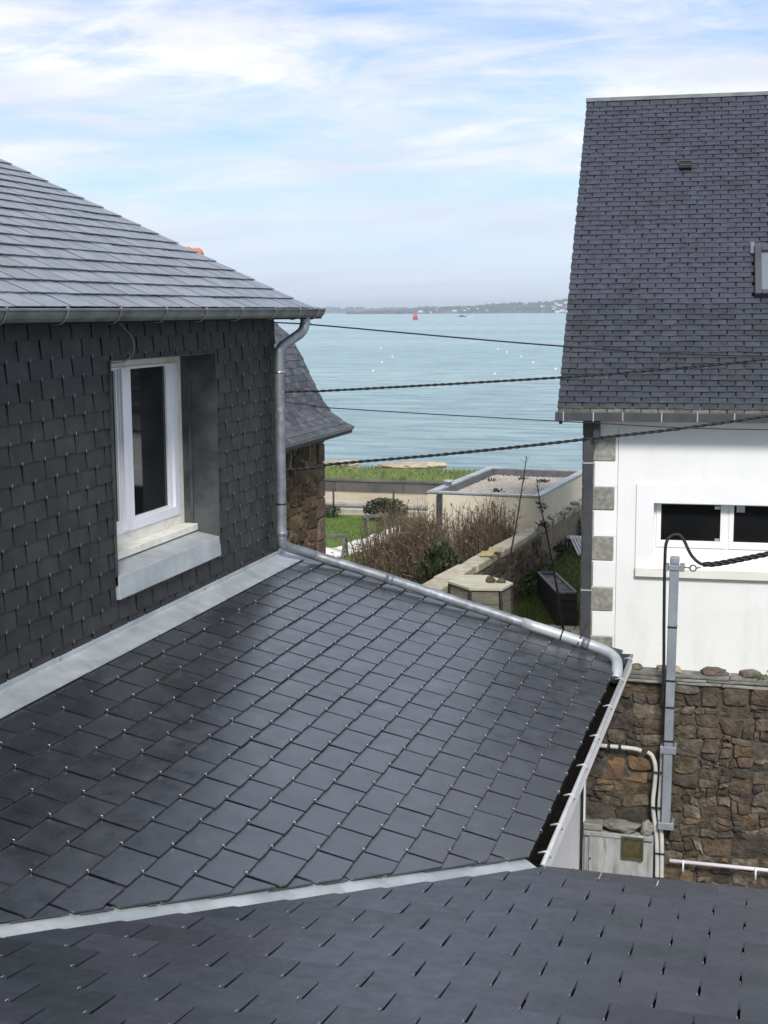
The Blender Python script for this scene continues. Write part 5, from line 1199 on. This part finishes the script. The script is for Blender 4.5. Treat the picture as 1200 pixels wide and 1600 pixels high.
# ================================================================== ON THE WATER AND THE FAR SHORE
BL = ['topmost of the four left white mooring buoys', 'right one of the four left white mooring buoys', 'third of the four left white mooring buoys, under the topmost', 'lowest of the four left white mooring buoys', 'leftmost white mooring buoy of the right group', 'second white mooring buoy of the right group', 'third white mooring buoy of the right group', 'fourth white mooring buoy of the right group, towards the house', 'lowest white mooring buoy of the right group', 'white mooring buoy close to the edge of the steep roof']
for bi, (x, y) in enumerate(((-92.24, 317.32), (-73.16, 259.82), (-66.79, 230.52), (-58.84, 198.17), (-62.77, 314.07), (-56.05, 290.28), (-47.91, 262.57), (-40.54, 233.88), (-38.57, 190.76), (-32.71, 208.84))):
    s = 0.13+y*0.0003
    o = MB().add([Vector((0, 0, s*0.35))+v*s for v in ICO[0]], ICO[1], True).build('mooring_buoy', m_buoy, None, label=BL[bi], cat='buoy', group='mooring buoys'); o.location = (x, y, -9)
bc = empty('channel_beacon', (-353, 1340, -9), 'red channel beacon standing out in the bay', 'beacon')
MB().tube([(-353, 1340, -9.5), (-353, 1340, -7.8)], 2.6, 10).build('base', m_lead, bc); MB().tube([(-353, 1340, -7.8), (-353, 1340, -3.6)], [2.3, 1.9], 10).build('tower', m_red, bc); MB().tube([(-353, 1340, -3.6), (-353, 1340, -2.2)], 0.8, 8).build('topmark', m_red, bc)
bt = empty('motor_boat', (-456, 2008, -9), 'dark motor boat trailing white wake below the far shore', 'boat')
MB().prism([(-461, 2007, -9.2), (-450.5, 2007, -9.2), (-449.5, 2007, -7.9), (-462, 2007, -7.6)], (0, 3, 0)).build('hull', m_boat, bt); box('cabin', (-458.5, 2007.3, -7.8), (-454.5, 2009.7, -6.4), m_boat, bt)
tag(MB().box((-449.4, 2007.6, -9.1), (-436, 2009.6, -8.6)).build('boat_wake', m_foam), kind='stuff')
R_ = random.Random(17); n = 0
while n < 46:
    x = R_.uniform(-1150, -420); 
    if n < 24: x = R_.uniform(-760, -430)
    j = R_.uniform(0.02, 0.42); h = ridge_h(x, 0)*math.sin(min(1, j*1.5)*PI/2)
    if ridge_h(x, 0) < 6: continue
    y = 4300+900*j+mnoise.noise((x*0.004, 0, 0))*60; s = R_.uniform(3.2, 6.0); z = -9.5+h+2
    o = empty('far_house', (x, y, z), 'tiny white house among the trees on the far shore', 'house', 'white houses on the far shore')
    MB().box((-s*1.2, -s*.7, -3), (s*1.2, s*.7, s*0.8)).build('wall', m_far_house, o).location = (0, 0, 0)
    MB().prism([(-s*1.25, -s*.78, s*0.8), (-s*1.25, s*.78, s*0.8), (-s*1.25, 0, s*1.5)], (s*2.5, 0, 0)).build('roof', m_far_roof, o).location = (0, 0, 0)
    n += 1

# ================================================================== AIR
hz = MB().box((-9000, -30, -11.5), (9000, 10000, 62)).build('haze', None, None, kind='stuff')
hm = bpy.data.materials.new('sea_air'); hm.use_nodes = True; hn = hm.node_tree; hn.nodes.clear()
ho = hn.nodes.new('ShaderNodeOutputMaterial'); hv = hn.nodes.new('ShaderNodeVolumePrincipled'); hv.inputs['Color'].default_value = (0.78, 0.90, 1.0, 1); hv.inputs['Density'].default_value = 0.00016; hv.inputs['Anisotropy'].default_value = 0.0
hn.links.new(hv.outputs[0], ho.inputs['Volume']); hz.data.materials.append(hm)
